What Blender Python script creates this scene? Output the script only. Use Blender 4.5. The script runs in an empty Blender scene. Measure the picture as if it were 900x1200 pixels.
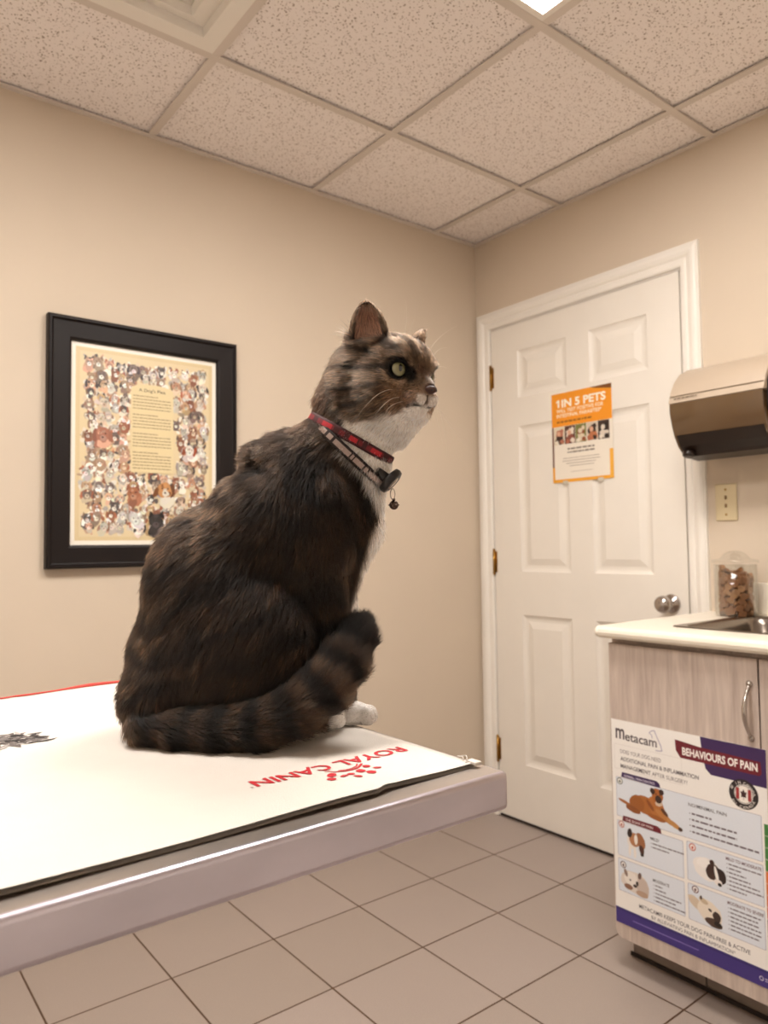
import bpy, bmesh, math, random
import numpy as np
from mathutils import Vector, Matrix
SC = bpy.context.scene
COL = SC.collection
PI = math.pi

# ------------------------------------------------------------------ camera, world, light, exposure
cam_d = bpy.data.cameras.new('camera'); cam = bpy.data.objects.new('camera', cam_d); COL.objects.link(cam)
CAM = Vector((-2.29196, -2.25611, 1.11834))
FW = Vector((0.61512, 0.78696, 0.04816)); RT = Vector((0.78818, -0.61532, -0.01233)); UP = Vector((-0.01993, -0.04554, 0.99876))
mw = Matrix((( RT.x, UP.x, -FW.x, CAM.x), (RT.y, UP.y, -FW.y, CAM.y), (RT.z, UP.z, -FW.z, CAM.z), (0, 0, 0, 1)))
cam.matrix_world = mw
cam_d.sensor_fit = 'HORIZONTAL'; cam_d.sensor_width = 36.0; cam_d.lens = 36.0*860.0/900.0
cam_d.clip_start = 0.02; cam_d.clip_end = 30
cam_d.dof.use_dof = True; cam_d.dof.focus_distance = 0.72; cam_d.dof.aperture_fstop = 13.0
SC.camera = cam
w = bpy.data.worlds.new('world'); SC.world = w; w.use_nodes = True
w.node_tree.nodes['Background'].inputs[0].default_value = (1, .9, .8, 1); w.node_tree.nodes['Background'].inputs[1].default_value = 0.0
LIGHT_A = 15.0     # ceiling light above the counter side
LIGHT_B = 17.0     # ceiling light above the examination table
LIGHT_COL = (1.0, .947, .892)
SC.view_settings.view_transform = 'Standard'; SC.view_settings.look = 'None'
SC.view_settings.exposure = 1.02; SC.view_settings.gamma = 1.0; SC.view_settings.use_curve_mapping = False
NHAIR = 290000
ROOM_X, ROOM_Y, ROOM_H = -3.6, -3.3, 2.4384

# ------------------------------------------------------------------ helpers
def lin(c):
    if isinstance(c, str):
        c = tuple(int(c[i:i+2], 16)/255 for i in (0, 2, 4))
    return tuple((v/12.92 if v <= .04045 else ((v+.055)/1.055)**2.4) for v in c[:3])
def props(o, label=None, cat=None, group=None, kind=None):
    if label: o['label'] = label
    if cat: o['category'] = cat
    if group: o['group'] = group
    if kind: o['kind'] = kind
    return o
def empty(name, loc, rz=0):
    o = bpy.data.objects.new(name, None); COL.objects.link(o); o.location = loc; o.rotation_euler = (0, 0, rz); o.empty_display_size = .05
    return o
def link(name, me, mats, parent=None, loc=None):
    """link mesh (world or parent-local coordinates) as one object"""
    o = bpy.data.objects.new(name, me); COL.objects.link(o)
    if not isinstance(mats, (list, tuple)): mats = [mats]
    for m in mats: me.materials.append(m)
    if parent: o.parent = parent
    if loc: o.location = loc
    return o
class MB:
    """mesh builder; off = the thing's base, subtracted so that the mesh is local to it"""
    def __init__(s, off=(0, 0, 0)): s.bm = bmesh.new(); s.off = Vector(off)
    def box(s, a, b, bev=0, seg=2, mi=0):
        x0, x1 = sorted((a[0], b[0])); y0, y1 = sorted((a[1], b[1])); z0, z1 = sorted((a[2], b[2]))
        v = [s.bm.verts.new(Vector(p)-s.off) for p in ((x0,y0,z0),(x1,y0,z0),(x1,y1,z0),(x0,y1,z0),(x0,y0,z1),(x1,y0,z1),(x1,y1,z1),(x0,y1,z1))]
        fs = [s.bm.faces.new([v[i] for i in q]) for q in ((3,2,1,0),(4,5,6,7),(0,1,5,4),(1,2,6,5),(2,3,7,6),(3,0,4,7))]
        for f in fs: f.material_index = mi
        if bev > 0:
            es = list({e for f in fs for e in f.edges})
            r = bmesh.ops.bevel(s.bm, geom=es, offset=bev, segments=seg, profile=.5, affect='EDGES')
            for f in r['faces']: f.smooth = True; f.material_index = mi
        return s
    def prism(s, pts, ax, lo, hi, bev=0, seg=2, mi=0, smooth=False):
        """polygon pts (2D) extruded along axis ax from lo to hi"""
        def P(p, h): return {'x': (h, p[0], p[1]), 'y': (p[0], h, p[1]), 'z': (p[0], p[1], h)}[ax]
        a = [s.bm.verts.new(Vector(P(p, lo))-s.off) for p in pts]; b = [s.bm.verts.new(Vector(P(p, hi))-s.off) for p in pts]
        n = len(pts); fs = [s.bm.faces.new(a[::-1]), s.bm.faces.new(b)]
        for i in range(n):
            f = s.bm.faces.new((a[i], a[(i+1) % n], b[(i+1) % n], b[i])); f.smooth = smooth; fs.append(f)
        for f in fs: f.material_index = mi
        if bev > 0:
            es = list(set(fs[0].edges) | set(fs[1].edges))
            r = bmesh.ops.bevel(s.bm, geom=es, offset=bev, segments=seg, profile=.5, affect='EDGES')
            for f in r['faces']: f.smooth = True; f.material_index = mi
        return s
    def lathe(s, prof, c, axis=(0, 0, 1), n=32, cap=True, mi=0, sx=1.0):
        ax = Vector(axis).normalized(); t = Vector((1, 0, 0)) if abs(ax.x) < .9 else Vector((0, 1, 0))
        u = ax.cross(t).normalized(); v = ax.cross(u); rows = []
        for r, h in prof:
            rows.append([s.bm.verts.new(Vector(c)-s.off+ax*h+(u*math.cos(2*PI*i/n)*sx+v*math.sin(2*PI*i/n))*max(r, 1e-5)) for i in range(n)])
        for a, b in zip(rows[:-1], rows[1:]):
            for i in range(n):
                f = s.bm.faces.new((a[i], a[(i+1) % n], b[(i+1) % n], b[i])); f.smooth = True; f.material_index = mi
        if cap:
            for r_, rev in ((rows[0], True), (rows[-1], False)):
                f = s.bm.faces.new(r_[::-1] if rev else r_); f.material_index = mi
        return s
    def tube(s, pts, r, n=10, closed=False, mi=0):
        P = [Vector(p) for p in pts]; m = len(P); R = r if isinstance(r, (list, tuple)) else [r]*m; rows = []; pu = None
        for i, p in enumerate(P):
            a = P[(i-1) % m] if (closed or i > 0) else p; b = P[(i+1) % m] if (closed or i < m-1) else p
            t = (b-a).normalized()
            if pu is None: pu = t.orthogonal().normalized()
            pu = (pu-t*pu.dot(t)).normalized(); v = t.cross(pu)
            rows.append([s.bm.verts.new(p-s.off+(pu*math.cos(2*PI*k/n)+v*math.sin(2*PI*k/n))*R[i]) for k in range(n)])
        prs = list(zip(rows[:-1], rows[1:])) + ([(rows[-1], rows[0])] if closed else [])
        for a, b in prs:
            for i in range(n):
                f = s.bm.faces.new((a[i], a[(i+1) % n], b[(i+1) % n], b[i])); f.smooth = True; f.material_index = mi
        if not closed: s.bm.faces.new(rows[0][::-1]); s.bm.faces.new(rows[-1])
        return s
    def ball(s, c, r, n=16, mi=0):
        m = bmesh.ops.create_uvsphere(s.bm, u_segments=n, v_segments=max(6, n//2), radius=1)
        R = Vector(r) if isinstance(r, (list, tuple)) else Vector((r, r, r))
        for v in m['verts']:
            v.co = Vector((v.co.x*R.x, v.co.y*R.y, v.co.z*R.z))+Vector(c)-s.off
            for f in v.link_faces: f.smooth = True; f.material_index = mi
        return s
    def grid(s, fn, nu, nv, smooth=True, mi=0):
        V = [[s.bm.verts.new(Vector(fn(i/nu, j/nv))-s.off) for j in range(nv+1)] for i in range(nu+1)]
        for i in range(nu):
            for j in range(nv):
                f = s.bm.faces.new((V[i][j], V[i+1][j], V[i+1][j+1], V[i][j+1])); f.smooth = smooth; f.material_index = mi
        return s
    def build(s, name, mats, parent=None, loc=None, fix=True, soft=0):
        if fix: bmesh.ops.recalc_face_normals(s.bm, faces=s.bm.faces[:])
        if soft:
            for f in s.bm.faces: f.smooth = True
            for e in s.bm.edges: e.smooth = len(e.link_faces) == 2 and e.calc_face_angle(0) < soft
        me = bpy.data.meshes.new(name); s.bm.to_mesh(me); s.bm.free()
        return link(name, me, mats, parent, loc)

# ---- materials
def nodes(m):
    m.use_nodes = True; nt = m.node_tree; return nt, nt.nodes, nt.links, nt.nodes['Principled BSDF']
def mat(name, col, rough=.5, metal=0., bump=0., bscale=60, var=0., vscale=8, coat=0., stretch=None, spec=.5, trans=0, coatr=.1, nodetail=False):
    m = bpy.data.materials.new(name); nt, N, L, b = nodes(m); c = lin(col)
    b.inputs['Base Color'].default_value = (*c, 1); b.inputs['Roughness'].default_value = rough; b.inputs['Metallic'].default_value = metal
    b.inputs['Coat Weight'].default_value = coat; b.inputs['Coat Roughness'].default_value = coatr; b.inputs['Specular IOR Level'].default_value = spec
    b.inputs['Transmission Weight'].default_value = trans
    tc = N.new('ShaderNodeTexCoord'); mp = N.new('ShaderNodeMapping'); L.new(tc.outputs['Object'], mp.inputs[0])
    if stretch: mp.inputs['Scale'].default_value = stretch
    if True:
        n = N.new('ShaderNodeTexNoise'); n.inputs['Scale'].default_value = vscale; n.inputs['Detail'].default_value = 6; L.new(mp.outputs[0], n.inputs[0])
        r = N.new('ShaderNodeMapRange'); r.inputs['From Min'].default_value = .3; r.inputs['From Max'].default_value = .7
        vv = max(var, .015); r.inputs['To Min'].default_value = 1-vv; r.inputs['To Max'].default_value = 1+vv; L.new(n.outputs[0], r.inputs[0])
        mx = N.new('ShaderNodeVectorMath'); mx.operation = 'SCALE'; mx.inputs[0].default_value = c; L.new(r.outputs[0], mx.inputs['Scale'])
        L.new(mx.outputs[0], b.inputs['Base Color'])
    if bump > 0:
        n2 = N.new('ShaderNodeTexNoise'); n2.inputs['Scale'].default_value = bscale; n2.inputs['Detail'].default_value = 4; L.new(mp.outputs[0], n2.inputs[0])
        bp = N.new('ShaderNodeBump'); bp.inputs['Strength'].default_value = bump; bp.inputs['Distance'].default_value = .002; L.new(n2.outputs[0], bp.inputs['Height']); L.new(bp.outputs[0], b.inputs['Normal'])
    return m
def attr_mat(name, rough=.5, coat=0., spec=.5, attr='Col', grain=.02, coatr=.1, bump=0):
    m = bpy.data.materials.new(name); nt, N, L, b = nodes(m)
    a = N.new('ShaderNodeAttribute'); a.attribute_name = attr
    tc = N.new('ShaderNodeTexCoord'); n = N.new('ShaderNodeTexNoise'); n.inputs['Scale'].default_value = 400; L.new(tc.outputs['Object'], n.inputs[0])
    r = N.new('ShaderNodeMapRange'); r.inputs['To Min'].default_value = 1-grain*2; r.inputs['To Max'].default_value = 1+grain*2; L.new(n.outputs[0], r.inputs[0])
    mx = N.new('ShaderNodeVectorMath'); mx.operation = 'SCALE'; L.new(a.outputs['Color'], mx.inputs[0]); L.new(r.outputs[0], mx.inputs['Scale']); L.new(mx.outputs[0], b.inputs['Base Color'])
    if bump:
        bp = N.new('ShaderNodeBump'); bp.inputs['Strength'].default_value = bump; bp.inputs['Distance'].default_value = .001; L.new(n.outputs[0], bp.inputs['Height']); L.new(bp.outputs[0], b.inputs['Normal'])
    b.inputs['Roughness'].default_value = rough; b.inputs['Coat Weight'].default_value = coat; b.inputs['Coat Roughness'].default_value = coatr; b.inputs['Specular IOR Level'].default_value = spec
    return m
def clear_mat(name, tint=(1, 1, 1), refl=.08, rough=.03):
    m = bpy.data.materials.new(name); nt, N, L, b = nodes(m); N.remove(b); out = N['Material Output']
    t = N.new('ShaderNodeBsdfTransparent'); t.inputs[0].default_value = (*tint, 1); g = N.new('ShaderNodeBsdfGlossy'); g.inputs['Roughness'].default_value = rough
    fr = N.new('ShaderNodeLayerWeight'); fr.inputs[0].default_value = .35; mr = N.new('ShaderNodeMapRange'); mr.inputs['To Min'].default_value = refl*.5; mr.inputs['To Max'].default_value = min(1, refl*6)
    L.new(fr.outputs['Facing'], mr.inputs[0]); mx = N.new('ShaderNodeMixShader'); L.new(mr.outputs[0], mx.inputs[0]); L.new(t.outputs[0], mx.inputs[1]); L.new(g.outputs[0], mx.inputs[2]); L.new(mx.outputs[0], out.inputs[0])
    return m

# ---- flat print: polygons and lettering in one coloured mesh (x right, y up, layer = tiny height)
_tc = {}
def text_geo(t, bold=0.):
    key = (t, bold)
    if key not in _tc:
        cu = bpy.data.curves.new('lettering', 'FONT'); cu.body = t; cu.size = 1; cu.offset = bold; cu.resolution_u = 3
        o = bpy.data.objects.new('lettering', cu); me = bpy.data.meshes.new_from_object(o)
        V = [tuple(v.co[:2]) for v in me.vertices]; F = [tuple(p.vertices) for p in me.polygons]
        bpy.data.objects.remove(o); bpy.data.curves.remove(cu); bpy.data.meshes.remove(me); _tc[key] = (V, F)
    return _tc[key]
class Print:
    def __init__(s, step=.00012): s.G = []; s.step = step; s.L = 0
    def add(s, V, F, col, lay, join=False):
        if join and s.G and s.G[-1][0] == lay and s.G[-1][4]: g = s.G[-1]; b = len(g[1]); g[1].extend(V); g[2].extend([tuple(i+b for i in f) for f in F]); g[3].extend([lin(col)]*len(F))
        else: s.G.append([lay, list(V), list(F), [lin(col)]*len(F), join])
    def poly(s, pts, col, lay=None, join=False):
        s.add(list(pts), [tuple(range(len(pts)))], col, s.L if lay is None else lay, join)
    def rect(s, x0, y0, x1, y1, col, lay=None, r=0):
        if r > 0:
            pts = []
            for cx, cy, a in ((x1-r, y1-r, 0), (x0+r, y1-r, 90), (x0+r, y0+r, 180), (x1-r, y0+r, 270)):
                pts += [(cx+r*math.cos(math.radians(a+k*22.5)), cy+r*math.sin(math.radians(a+k*22.5))) for k in range(5)]
            s.poly(pts, col, lay)
        else: s.poly([(x0, y0), (x1, y0), (x1, y1), (x0, y1)], col, lay)
    def ell(s, cx, cy, rx, ry, col, lay=None, ang=0, n=16, a0=0, a1=360, jit=0, rnd=None):
        c_, s_ = math.cos(math.radians(ang)), math.sin(math.radians(ang)); pts = []
        for k in range(n):
            t = math.radians(a0+(a1-a0)*k/(n if a1-a0 >= 360 else n-1)); q = 1+(rnd.uniform(-jit, jit) if rnd else 0)
            x, y = rx*q*math.cos(t), ry*q*math.sin(t); pts.append((cx+x*c_-y*s_, cy+x*s_+y*c_))
        s.poly(pts, col, lay)
    def ring(s, cx, cy, r0, r1, col, lay=None, n=24, a0=0, a1=360):
        V = []; F = []
        for k in range(n):
            t0, t1 = math.radians(a0+(a1-a0)*k/n), math.radians(a0+(a1-a0)*(k+1)/n); b = len(V)
            V += [(cx+r0*math.cos(t0), cy+r0*math.sin(t0)), (cx+r1*math.cos(t0), cy+r1*math.sin(t0)), (cx+r1*math.cos(t1), cy+r1*math.sin(t1)), (cx+r0*math.cos(t1), cy+r0*math.sin(t1))]; F.append((b, b+1, b+2, b+3))
        s.add(V, F, col, s.L if lay is None else lay)
    def line(s, pts, wd, col, lay=None):
        for (x0, y0), (x1, y1) in zip(pts[:-1], pts[1:]):
            d = math.hypot(x1-x0, y1-y0) or 1; nx, ny = -(y1-y0)/d*wd/2, (x1-x0)/d*wd/2
            s.poly([(x0+nx, y0+ny), (x0-nx, y0-ny), (x1-nx, y1-ny), (x1+nx, y1+ny)], col, lay)
    def frame(s, x0, y0, x1, y1, wd, col, lay=None):
        s.line([(x0, y0), (x1, y0)], wd, col, lay); s.line([(x0, y1), (x1, y1)], wd, col, lay); s.line([(x0, y0), (x0, y1)], wd, col, lay); s.line([(x1, y0), (x1, y1)], wd, col, lay)
    def text(s, t, x, y, w=None, h=None, col='000000', bold=0., lay=None, ang=0, xf=None):
        V, F = text_geo(t, bold); xs = [v[0] for v in V]; ys = [v[1] for v in V]; x0, x1 = min(xs), max(xs)
        sy = h/.73 if h else None; sx = w/(x1-x0) if w else sy
        if sy is None: sy = sx
        ca, sa = math.cos(ang), math.sin(ang); out = []
        for vx, vy in V:
            px, py = (vx-x0)*sx, vy*sy
            out.append(xf(px, py) if xf else (x+px*ca-py*sa, y+px*sa+py*ca))
        s.add(out, F, col, s.L if lay is None else lay)
    def flat(s):
        s.G.sort(key=lambda g: g[0]); lv = []; s.V = []; s.F = []; s.C = []; s.top = 0
        for g in s.G:
            xs = [v[0] for v in g[1]]; ys = [v[1] for v in g[1]]; bb = (min(xs), min(ys), max(xs), max(ys)); l = 0
            for b, q in lv:
                if q >= l and b[0] < bb[2] and b[2] > bb[0] and b[1] < bb[3] and b[3] > bb[1]: l = q+1
            lv.append((bb, l)); s.top = max(s.top, l); b = len(s.V); s.V += [(v[0], v[1], l*s.step) for v in g[1]]; s.F += [tuple(i+b for i in f) for f in g[2]]; s.C += g[3]
    def build(s, name, m, parent, M):
        """M: 4x4 placing (x right, y up, z out) into parent space"""
        s.flat(); me = bpy.data.meshes.new(name); me.from_pydata([tuple(M @ Vector(v)) for v in s.V], [], s.F)
        ca = me.color_attributes.new('Col', 'FLOAT_COLOR', 'CORNER'); buf = []
        for f, c in zip(s.F, s.C): buf += [*c, 1.0]*len(f)
        ca.data.foreach_set('color', buf); me.update()
        return link(name, me, m, parent)
def plane_M(o, xr, yu):
    x = Vector(xr).normalized(); y = Vector(yu).normalized(); z = x.cross(y)
    return Matrix(((x.x, y.x, z.x, o[0]), (x.y, y.y, z.y, o[1]), (x.z, y.z, z.z, o[2]), (0, 0, 0, 1)))

# ------------------------------------------------------------------ materials
M = {}
M['wall'] = mat('wall_paint', 'D5C5B1', .75, bump=.12, bscale=220, var=.02, vscale=3)
M['bounce_wall'] = mat('bounce_wall_white', 'EDE7DE', .75, var=.01)  # unseen walls whitened to bounce more light onto ceiling and table
M['door'] = mat('door_paint', 'EDE6DC', .38, bump=.05, bscale=120, var=.01)
M['trim'] = mat('trim_paint', 'F1EBE2', .35, var=.01)
M['steel'] = mat('brushed_steel_cool_reflection', 'CDC7D2', .30, 1.0, bump=.06, bscale=40, var=.20, vscale=9, stretch=(.5, 1, 1))  # lavender tint puts the cool reflection on the table edge into the colour
M['steel_top'] = mat('brushed_steel_warm_reflection', 'B8ADA4', .42, 1.0, bump=.05, bscale=60, var=.10, vscale=12)  # top-face copy, its warmer reflected tone put into the colour
M['chrome'] = mat('satin_nickel', 'B8B0AA', .22, 1.0)
M['brass'] = mat('aged_brass', 'A9813F', .35, 1.0)
M['dark'] = mat('black_plastic', '1A1412', .4)
M['counter'] = mat('cream_laminate', 'EFE6D6', .35, var=.01)
M['plate'] = mat('ivory_plastic', 'D6C5A0', .4)
M['grid'] = mat('ceiling_grid_metal', 'DBD0C6', .55)
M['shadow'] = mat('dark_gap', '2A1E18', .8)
M['kick'] = mat('toe_kick_laminate', '85766C', .5, var=.05)
M['base'] = mat('painted_steel_base', '9A9690', .5)

# ceiling tile: fissured mineral fibre
m = bpy.data.materials.new('ceiling_tile'); nt, N, L, b = nodes(m); M['tile'] = m
tc = N.new('ShaderNodeTexCoord')
vo = N.new('ShaderNodeTexVoronoi'); vo.inputs['Scale'].default_value = 135; vo.inputs['Randomness'].default_value = 1
nz = N.new('ShaderNodeTexNoise'); nz.inputs['Scale'].default_value = 90; nz.inputs['Detail'].default_value = 2
vm = N.new('ShaderNodeVectorMath'); vm.operation = 'MULTIPLY_ADD'; vm.inputs[1].default_value = (.016, .016, .016)
L.new(tc.outputs['Object'], nz.inputs[0]); L.new(nz.outputs['Color'], vm.inputs[0]); L.new(tc.outputs['Object'], vm.inputs[2]); L.new(vm.outputs[0], vo.inputs[0])
lt = N.new('ShaderNodeMapRange'); lt.inputs['From Min'].default_value = .24; lt.inputs['From Max'].default_value = .33; L.new(vo.outputs['Distance'], lt.inputs[0])
n2 = N.new('ShaderNodeTexNoise'); n2.inputs['Scale'].default_value = 85; L.new(tc.outputs['Object'], n2.inputs[0])
l2 = N.new('ShaderNodeMapRange'); l2.inputs['From Min'].default_value = .52; l2.inputs['From Max'].default_value = .56; L.new(n2.outputs[0], l2.inputs[0])
mxm = N.new('ShaderNodeMath'); mxm.operation = 'MAXIMUM'; L.new(lt.outputs[0], mxm.inputs[0]); L.new(l2.outputs[0], mxm.inputs[1])
mc = N.new('ShaderNodeMix'); mc.data_type = 'RGBA'; mc.inputs[6].default_value = (*lin('9C8676'), 1); mc.inputs[7].default_value = (*lin('FAF2EE'), 1)
L.new(mxm.outputs[0], mc.inputs[0]); L.new(mc.outputs[2], b.inputs['Base Color']); b.inputs['Roughness'].default_value = .9
bp = N.new('ShaderNodeBump'); bp.inputs['Strength'].default_value = .6; bp.inputs['Distance'].default_value = .002; L.new(mxm.outputs[0], bp.inputs['Height']); L.new(bp.outputs[0], b.inputs['Normal'])

# floor: square tiles, brown grout
m = bpy.data.materials.new('floor_tile'); nt, N, L, b = nodes(m); M['floor'] = m
TS, FX, FY = .3029, -1.8298, -.3506
tc = N.new('ShaderNodeTexCoord'); mp = N.new('ShaderNodeMapping'); mp.inputs['Location'].default_value = (-FX+TS*20-.0015, -FY+TS*20-.0015, 0); L.new(tc.outputs['Object'], mp.inputs[0])
br = N.new('ShaderNodeTexBrick'); br.offset = 0; br.squash = 1
br.inputs['Scale'].default_value = 1; br.inputs['Brick Width'].default_value = TS; br.inputs['Row Height'].default_value = TS
br.inputs['Mortar Size'].default_value = .0028; br.inputs['Mortar Smooth'].default_value = .3; br.inputs['Bias'].default_value = 0
br.inputs['Color1'].default_value = (*lin('A5978F'), 1); br.inputs['Color2'].default_value = (*lin('9F9187'), 1); br.inputs['Mortar'].default_value = (*lin('4E3420'), 1)
L.new(mp.outputs[0], br.inputs[0])
nz = N.new('ShaderNodeTexNoise'); nz.inputs['Scale'].default_value = 350; nz.inputs['Detail'].default_value = 3; L.new(tc.outputs['Object'], nz.inputs[0])
mr = N.new('ShaderNodeMapRange'); mr.inputs['To Min'].default_value = .86; mr.inputs['To Max'].default_value = 1.14; L.new(nz.outputs[0], mr.inputs[0])
sc_ = N.new('ShaderNodeVectorMath'); sc_.operation = 'SCALE'; L.new(br.outputs['Color'], sc_.inputs[0]); L.new(mr.outputs[0], sc_.inputs['Scale']); L.new(sc_.outputs[0], b.inputs['Base Color'])
inv = N.new('ShaderNodeMath'); inv.operation = 'SUBTRACT'; inv.inputs[0].default_value = 1; L.new(br.outputs['Fac'], inv.inputs[1])
bp = N.new('ShaderNodeBump'); bp.inputs['Strength'].default_value = .5; bp.inputs['Distance'].default_value = .002; L.new(inv.outputs[0], bp.inputs['Height']); L.new(bp.outputs[0], b.inputs['Normal'])
b.inputs['Roughness'].default_value = .42

# cabinet laminate with upright grain
m = bpy.data.materials.new('wood_grain_laminate'); nt, N, L, b = nodes(m); M['wood'] = m
tc = N.new('ShaderNodeTexCoord'); mp = N.new('ShaderNodeMapping'); mp.inputs['Scale'].default_value = (14, 14, 1.1); L.new(tc.outputs['Object'], mp.inputs[0])
nz = N.new('ShaderNodeTexNoise'); nz.inputs['Scale'].default_value = 4; nz.inputs['Detail'].default_value = 8; nz.inputs['Roughness'].default_value = .65; nz.inputs['Distortion'].default_value = .6; L.new(mp.outputs[0], nz.inputs[0])
cr = N.new('ShaderNodeValToRGB'); cr.color_ramp.elements[0].position = .3; cr.color_ramp.elements[0].color = (*lin('AB998E'), 1); cr.color_ramp.elements[1].position = .68; cr.color_ramp.elements[1].color = (*lin('CEBEB2'), 1)
L.new(nz.outputs[0], cr.inputs[0]); L.new(cr.outputs[0], b.inputs['Base Color']); b.inputs['Roughness'].default_value = .5

m = bpy.data.materials.new('light_diffuser'); nt, N, L, b = nodes(m); M['diffA'] = m
b.inputs['Emission Color'].default_value = (*LIGHT_COL, 1); b.inputs['Emission Strength'].default_value = LIGHT_A
m = bpy.data.materials.new('light_diffuser_b'); nt, N, L, b = nodes(m); M['diffB'] = m
b.inputs['Emission Color'].default_value = (*LIGHT_COL, 1); b.inputs['Emission Strength'].default_value = LIGHT_B

# ------------------------------------------------------------------ room shell
def struct(o): o['kind'] = 'structure'; return o
struct(MB().box((ROOM_X-.1, ROOM_Y-.1, -.1), (.1, .1, 0)).build('floor', M['floor']))
struct(MB().box((ROOM_X-.1, 0, 0), (.1, .1, ROOM_H+.1)).build('wall_left', M['wall']))
# wall on the right with the doorway
DY0, DY1, DZ = -.0924, -.9593, 2.0393
struct(MB().box((0, 0, 0), (.1, DY0+.004, ROOM_H+.1)).box((0, DY1-.004, 0), (.1, ROOM_Y-.1, ROOM_H+.1)).box((0, DY0+.004, DZ+.004), (.1, DY1-.004, ROOM_H+.1)).build('wall_right', M['wall']))
struct(MB().box((ROOM_X-.1, ROOM_Y-.1, 0), (.1, ROOM_Y, ROOM_H+.1)).build('wall_front', M['bounce_wall']))
struct(MB().box((ROOM_X-.1, ROOM_Y, 0), (ROOM_X, 0, ROOM_H+.1)).build('wall_back', M['bounce_wall']))
struct(MB().box((.05, DY0+.1, 0), (.09, DY1-.1, DZ+.05)).build('dark_door_backing', M['shadow']))  # dark sheet behind the slab, painted as shade in the door gaps

# ceiling: lay-in tiles on a T-bar grid
T = .6096; GA, GB = .2426, .479; BW = .024
ZT_ = ROOM_H+.009
gx = [-GA-T*i for i in range(0, 6)]; gy = [-GB-T*j for j in range(0, 5)]
LIGHTS = [((-GA-T, -GA-2*T), (-GB-T, -GB-2*T), 'diffA'), ((-GA-3*T, -GA-4*T), (-GB-T, -GB-2*T), 'diffB')]
VENT = ((-GA-2*T, -GA-3*T), (-GB, -GB-T))
holes = [(l[0], l[1]) for l in LIGHTS]+[VENT]
cb = MB()
xs = [0]+gx+[ROOM_X]; ys = [0]+gy+[ROOM_Y]
for a, b_ in zip(xs[:-1], xs[1:]):
    for c, d in zip(ys[:-1], ys[1:]):
        if any(abs(h[0][0]-a) < .01 and abs(h[1][0]-c) < .01 for h in holes): continue
        cb.box((a-.004, c-.004, ZT_), (b_+.004, d+.004, ZT_+.016), bev=.0015, seg=1)
cb.box((ROOM_X, ROOM_Y, ROOM_H+.09), (0, 0, ROOM_H+.1))
ceil = struct(cb.build('ceiling', M['tile']))
gb = MB()
for x in gx: gb.box((x-BW/2, ROOM_Y, ROOM_H), (x+BW/2, 0, ROOM_H+.0035)); gb.box((x-.001, ROOM_Y, ROOM_H+.003), (x+.001, 0, ROOM_H+.03))
for y in gy: gb.box((ROOM_X, y-BW/2, ROOM_H-.0006), (0, y+BW/2, ROOM_H+.003)); gb.box((ROOM_X, y-.001, ROOM_H+.003), (0, y+.001, ROOM_H+.03))
gb.box((ROOM_X, 0, ROOM_H-.001), (0, -.020, ROOM_H+.0035)); gb.box((0, 0, ROOM_H-.0012), (-.020, ROOM_Y, ROOM_H+.0033))
gb.box((ROOM_X, ROOM_Y, ROOM_H), (0, ROOM_Y+.020, ROOM_H+.0035)); gb.box((ROOM_X, ROOM_Y, ROOM_H), (ROOM_X+.020, 0, ROOM_H+.0035))
g_ = gb.build('ceiling_grid', M['grid'], ceil); g_['kind'] = 'structure'

for (xa, xb), (ya, yb), mm in LIGHTS:
    c = ((xa+xb)/2, (ya+yb)/2, ROOM_H)
    t = empty('ceiling_light', c)
    lab = 'square fluorescent ceiling panel, glowing white, by the top edge of the photo' if mm == 'diffA' else 'square fluorescent ceiling panel straight above the steel examination table'
    props(t, lab, 'ceiling light')
    x0, x1, y0, y1 = xb+.013, xa-.013, yb+.013, ya-.013
    f = MB(c)
    for p in (((x0, y0), (x1, y0+.018)), ((x0, y1-.018), (x1, y1)), ((x0, y0+.018), (x0+.018, y1-.018)), ((x1-.018, y0+.018), (x1, y1-.018))):
        f.box((p[0][0], p[0][1], ROOM_H-.001), (p[1][0], p[1][1], ROOM_H+.06))
    f.box((x0, y0, ROOM_H+.055), (x1, y1, ROOM_H+.06))
    f.build('frame', M['trim'], t)
    MB(c).box((x0+.018, y0+.018, ROOM_H+.004), (x1-.018, y1-.018, ROOM_H+.008)).build('diffuser', M[mm], t)
# air diffuser: nested square cones
(xa, xb), (ya, yb) = VENT; c = ((xa+xb)/2, (ya+yb)/2, ROOM_H); t = props(empty('ceiling_vent', c), 'square white ceiling air vent with stepped louvres, top left of the photo', 'air vent')
def sq_ring(mb, r0, z0, r1, z1, th=.0015):
    cx, cy = c[0], c[1]; q = [(-1, -1), (1, -1), (1, 1), (-1, 1)]
    for k in range(4):
        a, b2 = q[k], q[(k+1) % 4]
        vs = [(cx+a[0]*r0, cy+a[1]*r0, z0), (cx+b2[0]*r0, cy+b2[1]*r0, z0), (cx+b2[0]*r1, cy+b2[1]*r1, z1), (cx+a[0]*r1, cy+a[1]*r1, z1)]
        lo = [mb.bm.verts.new(Vector(v)-mb.off) for v in vs]; hi = [mb.bm.verts.new(Vector((v[0], v[1], v[2]+th))-mb.off) for v in vs]
        mb.bm.faces.new(lo); mb.bm.faces.new(hi[::-1])
        for i in range(4): mb.bm.faces.new((lo[i], lo[(i+1) % 4], hi[(i+1) % 4], hi[i]))
v = MB(c); R0 = T/2-.012
sq_ring(v, R0, ROOM_H-.0008, R0-.045, ROOM_H-.0008); v.build('frame', M['trim'], t)
for ra in (R0-.045, R0-.100, R0-.155, R0-.205):
    v = MB(c); sq_ring(v, ra, ROOM_H-.0008, ra-.004, ROOM_H+.022); sq_ring(v, ra-.004, ROOM_H+.022, ra-.052, ROOM_H+.004); v.build('louvre', M['trim'], t)
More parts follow.
